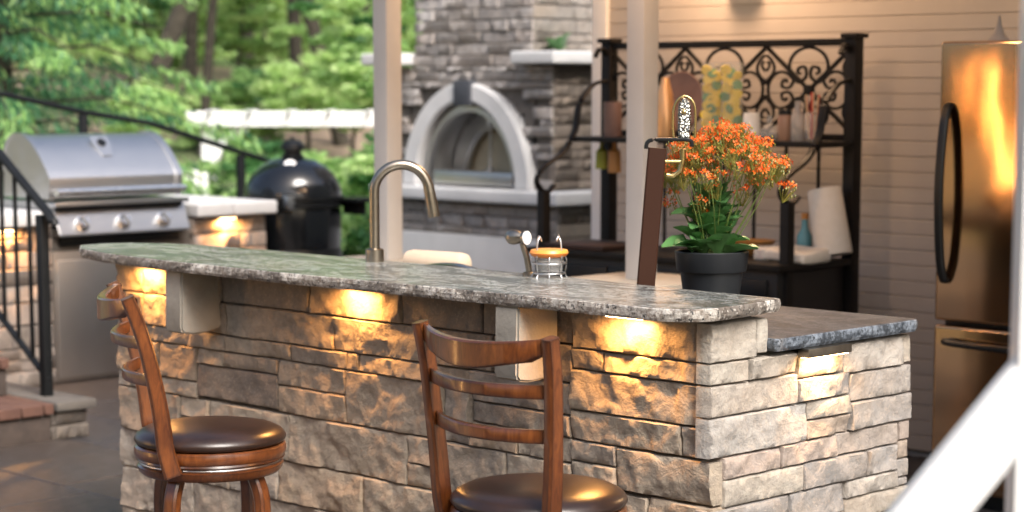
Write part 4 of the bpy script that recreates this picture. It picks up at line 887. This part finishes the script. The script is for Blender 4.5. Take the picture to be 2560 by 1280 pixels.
ro = thing('added_rope_light', 'unseen glowing tube on an added sloping rail, making the warm streak in the refrigerator door', 'rope light')  # added lamp, its curve shaped to give the streak on the door
rp = smoothpath([(-7.6, 1.50, 2.10), (-7.6, 1.46, 1.84), (-7.6, 1.42, 1.64), (-7.6, 1.28, 1.52), (-7.6, 1.05, 1.24), (-7.6, .86, .98), (-7.6, .60, .42), (-7.6, .42, .06)], 5)
tube('light_tube', rp, .011, m_emit("streak_glow", (1.0, .50, .16), 75), ro, 8, up=(1, 0, 0))
tube('rail', [(-7.64, q4.y, q4.z - .03) for q4 in rp], .02, M['black'], ro, 8, up=(1, 0, 0))
for y_, z_ in ((1.47, 2.0), (.88, 1.0)): box('rail_post', -7.665, -7.625, y_ - .02, y_ + .02, 0, z_ - .03, M['black'], ro, .003)

# ------------------------------------------------------------------ garden: arbor, chair, shrubs, trees
ar = thing('garden_arbor', 'white garden arbor with long beam, post and curved brace among the shrubs', 'arbor')
A0 = Vector((-18.3, 12.8, 0)); A1 = Vector((-15.6, 15.5, 0)); gz = .5
ad_ = (A1 - A0).normalized(); an_ = Vector((-ad_.y, ad_.x, 0))
def abox(name, s0, s1, z0, z1, th=.06, off=0):
    c = A0 + ad_ * ((s0 + s1) / 2) + an_ * off; bm = bmesh.new(); bbox(bm, -(s1 - s0) / 2, (s1 - s0) / 2, -th, th, z0, z1, .006, 1)
    bmesh.ops.rotate(bm, verts=bm.verts, matrix=Matrix.Rotation(math.atan2(ad_.y, ad_.x), 3, 'Z')); bmesh.ops.translate(bm, verts=bm.verts, vec=c); return frombm(name, bm, M['white'], ar)
abox('beam', 0.0, 3.9, 1.145, 1.30, .05, -.12); abox('beam', 0.0, 3.9, 1.145, 1.30, .05, .12)
for k in range(9): abox('rafter', .25 + k * .42, .31 + k * .42, 1.30, 1.318, .30)
abox('post', .58, .72, .1, 1.145); abox('post', 3.3, 3.44, .1, 1.145)
for s0, sgn in ((.72, 1), (3.30, -1)):
    sweep('curved_brace', smoothpath([A0 + ad_ * (s0 + sgn * x_) + Vector((0, 0, z_)) for x_, z_ in ((.0, .80), (.05, .92), (.16, 1.04), (.34, 1.13))], 4), rect(.09, .09, .01), M['white'], ar)
gc = thing('garden_chair', 'white slatted garden chair beside the arbor post', 'chair', (-14.74, 10.72, .08), R(60))
gh = .0
gc.scale = (.8, .8, .8)
for k in range(5): box('back_slat', -.23 + k * .095, -.16 + k * .095, -.012, .012, .45 + gh, .98 + gh - .03 * abs(k - 2), M['white'], gc, .004, 1)
box('seat', -.25, .25, -.5, 0, .40 + gh, .43 + gh, M['white'], gc, .005)
for sx in (-.24, .24):
    for sy in (-.47, -.02): box('leg', sx - .025, sx + .025, sy - .025, sy + .025, 0, .40 + gh, M['white'], gc, .004, 1)
    box('armrest', sx - .04, sx + .04, -.52, .02, .60 + gh, .625 + gh, M['white'], gc, .004, 1)

def quadmesh(name, C, X, Y, mats, mi=None):
    """many small leaf faces: centre, half-width and half-length vectors"""
    n = len(C); V = np.empty((n * 4, 3), np.float32); V[0::4] = C - X; V[1::4] = C - Y; V[2::4] = C + X; V[3::4] = C + Y
    me = bpy.data.meshes.new(name); me.vertices.add(n * 4); me.vertices.foreach_set('co', V.ravel()); me.loops.add(n * 4); me.loops.foreach_set('vertex_index', np.arange(n * 4, dtype=np.int32))
    me.polygons.add(n); me.polygons.foreach_set('loop_start', np.arange(0, n * 4, 4, dtype=np.int32)); me.polygons.foreach_set('loop_total', np.full(n, 4, np.int32))
    for m_ in mats: me.materials.append(m_)
    if mi is not None: me.polygons.foreach_set('material_index', mi.astype(np.int32))
    me.update(calc_edges=True); return me
def runit(n):
    a = RNG.normal(size=(n, 3)); return a / np.linalg.norm(a, axis=1)[:, None]
def crown_mesh(name, rx, rz, ncl, per_, lsz, mats, clr=.45, shell=.6):
    cc = runit(ncl) * (shell + (1 - shell) * RNG.random((ncl, 1))) * np.array([rx, rx, rz])
    C = np.repeat(cc, per_, 0) + runit(ncl * per_) * (RNG.random((ncl * per_, 1)) ** .5) * np.array([clr, clr, clr * .45])
    n = len(C); u = runit(n); w = np.cross(u, runit(n)); w /= np.linalg.norm(w, axis=1)[:, None]; w[:, 2] *= .5
    s = lsz * (.6 + .8 * RNG.random((n, 1))); mi = np.repeat(RNG.integers(0, len(mats), ncl), per_)
    return quadmesh(name, C, u * s * .45, w * s, mats, mi)
L1 = m_leaf('leaf_bright', (.38, .58, .20), (.62, .78, .36), .5, .5); L2 = m_leaf('leaf_mid', (.24, .44, .14), (.44, .62, .25), .5, .5)
L3 = m_leaf('leaf_dark', (.06, .19, .06), (.13, .30, .10), .5, .4); L4 = m_leaf('leaf_yellow', (.48, .68, .24), (.66, .80, .38), .5, .5)
N1 = m_leaf('needle_green', (.03, .12, .055), (.08, .24, .10), .5, .3); N2 = m_leaf('needle_tip', (.24, .46, .13), (.40, .62, .22), .5, .4)
crowns = [crown_mesh('crown', 2.3, 1.9, 95, 80, .13, [L1, L2, L4], .34), crown_mesh('crown', 2.5, 2.1, 95, 80, .13, [L2, L3, L1], .36), crown_mesh('crown', 2.1, 2.0, 85, 80, .12, [L4, L1, L2], .32)]
shrubs = [crown_mesh('foliage', .55, .45, 60, 60, .05, [L1, L4, L2], .16), crown_mesh('foliage', .65, .55, 70, 60, .055, [L2, L1, L3], .18), crown_mesh('foliage', .6, .5, 60, 60, .055, [L4, L1, L1], .16)]
def wpos(px, D, z=None):
    L = (px - 1280) / 5128 * D; x = (L - D) * .70711; y_ = (L + D) * .70711; return x, y_, hill(x, y_) - .06
def trunk(t, h, r, lean=(0, 0), limbs=4, seed=0):
    rr = random.Random(seed)
    P = smoothpath([(0, 0, 0), (lean[0] * .3 + rr.uniform(-.05, .05), lean[1] * .3, h * .3), (lean[0] * .65, lean[1] * .65 + rr.uniform(-.08, .08), h * .65), (lean[0], lean[1], h)], 4)
    bm = bmesh.new(); sweep_bm(bm, P, circ(r, 10), (1, 0, 0), [1.25 - .75 * i / (len(P) - 1) for i in range(len(P))])
    for k in range(limbs):
        i = int(len(P) * (.4 + .5 * k / max(1, limbs))); b = P[min(i, len(P) - 1)]; a = rr.uniform(0, 6.3); l_ = h * rr.uniform(.22, .4)
        sweep_bm(bm, [b, b + Vector((math.cos(a) * l_ * .4, math.sin(a) * l_ * .4, l_ * .35)), b + Vector((math.cos(a) * l_, math.sin(a) * l_, l_ * .75))], circ(r * .35, 6), (0, 0, 1), [1, .7, .3])
    frombm('trunk', bm, M['bark'], t, angle=60)
def tree(px, D, label, h, r, lean, ci, sc, crowns_at, seed):
    x, y_, g = wpos(px, D); t = thing('broadleaf_tree', label, 'tree', (x, y_, g), 0, 'broadleaf trees in the wood behind the garden'); trunk(t, h, r, lean, 4, seed)
    for k, (cx, cy, cz) in enumerate(crowns_at):
        o = bpy.data.objects.new('crown', crowns[(ci + k) % 3]); COL.objects.link(o); o.parent = t; o.location = (cx, cy, cz); o.scale = (sc, sc, sc * .9); o.rotation_euler = (0, 0, seed + k * 2)
    return t
tree(288, 22, 'leaning reddish brown trunk right of the drooping conifer', 6.5, .10, (1.9, 1.9, 0), 1, .8, [(1.9, 1.9, 6.6)], 1)
tree(478, 26, 'pale slim straight trunk behind the arbor beam', 7, .075, (.1, .1, 0), 0, .8, [(0, .2, 6.8)], 2)
tree(508, 24.5, 'thin darker trunk just right of the pale slim one', 7, .055, (.45, .5, 0), 2, .7, [(.5, .5, 6.8)], 3)
tree(752, 26, 'dark trunk leaning slightly, left of a pair near the pavilion post', 8, .075, (-.3, -.1, 0), 0, .9, [(-.3, 0, 7.0)], 4)
tree(858, 25, 'dark slanting trunk nearest the pavilion post', 8, .085, (-1.5, -1.3, 0), 1, .8, [(-1.5, -1.2, 7.2)], 5)
tree(925, 29, 'dark trunk partly behind the pavilion post', 8, .12, (.1, .1, 0), 1, .9, [(0, 0, 7)], 6)
tree(620, 34, 'faint far trunk between the arbor and the pale clearing', 8, .10, (.2, .1, 0), 0, .9, [(0, 0, 7)], 7)
# understory saplings whose leafy crowns hang in view
k = 0
for px, D, z_, s, ci, lab in ((395, 31, 3.0, .50, 1, 'light green sapling above the leaning trunk'), (590, 28, 2.75, .42, 0, 'bright sapling with layered leaves behind the arbor'), (700, 29, 2.35, .40, 0, 'bright leafy sapling above the arbor beam'), (860, 28, 2.2, .42, 2, 'yellow green sapling left of the pavilion post'),
                             (905, 30, 3.2, .42, 0, 'tall bright sapling at the pavilion post'), (520, 37, 3.4, .55, 1, 'mid green sapling far behind the slim trunks'), (330, 36, 3.2, .6, 0, 'pale sapling far behind the conifer'), (770, 38, 3.3, .6, 2, 'pale green sapling in the far clearing'), (1025, 18, 2.0, .42, 1, 'dark green sapling between the pavilion post and the chimney'), (660, 35, 3.5, .45, 2, 'yellow sapling deep in the wood'), (430, 40, 2.7, .5, 0, 'small light sapling at the back of the clearing')):
    x, y_, g = wpos(px, D); t = thing('sapling', lab, 'sapling', (x, y_, g), 0, 'leafy saplings under the trees'); zz = z_ - g
    trunk(t, max(.6, zz), .03, (.1, .1), 2, 20 + k); o = bpy.data.objects.new('crown', crowns[ci]); COL.objects.link(o); o.parent = t; o.location = (0, 0, zz); o.scale = (s, s, s * .8); o.rotation_euler = (0, 0, k); k += 1
for px, D, z_, s, ci, lab in ((368, 17.5, 1.33, .6, 2, 'bright yellow green shrub between the conifer and the arbor'), (418, 16.5, .62, .5, 0, 'bright green shrub left of the arbor post'), (385, 18, .6, .7, 1, 'low green shrub behind the gas grill'), (640, 25, 1.35, .8, 1, 'green shrub above the arbor beam'), (770, 24, 1.5, .9, 2, 'yellow green shrub above the right part of the beam'), (885, 23, 1.55, 1.0, 0, 'light shrub left of the pavilion post above the beam'),
                             (715, 18, .45, .8, 0, 'light green shrub behind the ceramic grill lid'), (800, 17.5, .45, 1.1, 2, 'yellow green shrub right of the ceramic grill'), (890, 17, .45, 1.1, 0, 'bright shrub between ceramic grill and pavilion post'), (650, 19, .2, .9, 1, 'darker shrub under the curved brace'), (900, 14.5, .15, 1.0, 1, 'dark green low shrub beyond the grill side shelf'), (560, 25, .9, 1.0, 2, 'pale shrub behind the arbor post'), (1020, 16, .7, 1.0, 1, 'shrub seen between pavilion post and fireplace'), (745, 17, .2, 1.2, 1, 'low shrub hidden behind the ceramic grill body')):
    x, y_, g = wpos(px, D); t = thing('garden_shrub', lab, 'shrub', (x, y_, g), 0, 'shrubs round the arbor'); zz = max(.3, z_ - g)
    trunk(t, zz, .025, (.05, .05), 3, 50 + k); o = bpy.data.objects.new('foliage', shrubs[ci]); COL.objects.link(o); o.parent = t; o.location = (0, 0, zz); o.scale = (s, s, s); o.rotation_euler = (0, 0, k); k += 1
# drooping conifer at the left
x, y_, g = wpos(-20, 15.5); hm = thing('drooping_conifer', 'large drooping conifer with bright green tips filling the upper left', 'conifer', (x, y_, g)); trunk(hm, 9, .17, (0, 0), 0, 9)
Cs, Xs, Ys, Ms = [], [], [], []
for b in range(150):
    z0 = .3 + 7.5 * (b / 150); a = b * 2.399; Lb = (2.0 - .16 * z0) * RNG.uniform(.75, 1.15); dx, dy = math.cos(a), math.sin(a)
    for s_ in np.linspace(.15, 1, 26):
        px_, py_ = dx * Lb * s_, dy * Lb * s_; pz_ = z0 + .35 * s_ * Lb * .4 - .42 * (s_ ** 2) * Lb * .6
        n = 16; side = RNG.uniform(-1, 1, n) * (.30 * (1.1 - s_) + .06)
        c = np.stack([px_ - dy * side + RNG.normal(0, .03, n), py_ + dx * side + RNG.normal(0, .03, n), pz_ - np.abs(side) * .35 - RNG.random(n) * .10 - .02], 1)
        dirv = np.stack([dx * .4 - dy * side * 2 + RNG.normal(0, .3, n), dy * .4 + dx * side * 2 + RNG.normal(0, .3, n), -RNG.random(n) * .9 - .2], 1); dirv /= np.linalg.norm(dirv, axis=1)[:, None]
        w = np.cross(dirv, runit(n)); w /= np.linalg.norm(w, axis=1)[:, None]; Cs.append(c); Ys.append(dirv * RNG.uniform(.03, .065, (n, 1))); Xs.append(w * .010); Ms.append((RNG.random(n) < (.15 + .6 * (s_ > .7))).astype(int))
o = link('crown', quadmesh('crown', np.concatenate(Cs), np.concatenate(Xs), np.concatenate(Ys), [N1, N2], np.concatenate(Ms)), None, hm)
bm = bmesh.new()
for b in range(0, 150):
    z0 = .3 + 7.5 * (b / 150); a = b * 2.399; Lb = (2.0 - .16 * z0); dx, dy = math.cos(a), math.sin(a)
    sweep_bm(bm, [(0, 0, z0), (dx * Lb * .5, dy * Lb * .5, z0 + .03 * Lb), (dx * Lb, dy * Lb, z0 - .11 * Lb)], circ(.014, 4), (0, 0, 1), [1, .7, .2])
frombm('branches', bm, M['bark'], hm)
# far woodland: one mass
n = 70000; px = RNG.uniform(-900, 1700, n); D = RNG.uniform(42, 60, n); L = (px - 1280) / 5128 * D; x = (L - D) * .70711; y_ = (L + D) * .70711
cl = RNG.integers(0, 900, n); cpx = RNG.uniform(-1100, 1900, 900)[cl]; cD = RNG.uniform(42, 58, 900)[cl]; cz = (RNG.random(900) ** 1.3 * 9)[cl]
L = (cpx - 1280) / 5128 * cD; C = np.stack([(L - cD) * .70711, (L + cD) * .70711, cz + 1.5], 1) + RNG.normal(0, 1, (n, 3)) * np.array([.75, .75, .4])
u = runit(n); w = np.cross(u, runit(n)); w /= np.linalg.norm(w, axis=1)[:, None]; s = .16 * (.5 + RNG.random((n, 1)))
o = link('woodland', quadmesh('woodland', C, u * s * .5, w * s, [L1, L2, L1, L4], RNG.integers(0, 4, 900)[cl]), None); tag(o, 'hazy green woodland far behind the garden', 'woodland', kind='stuff')
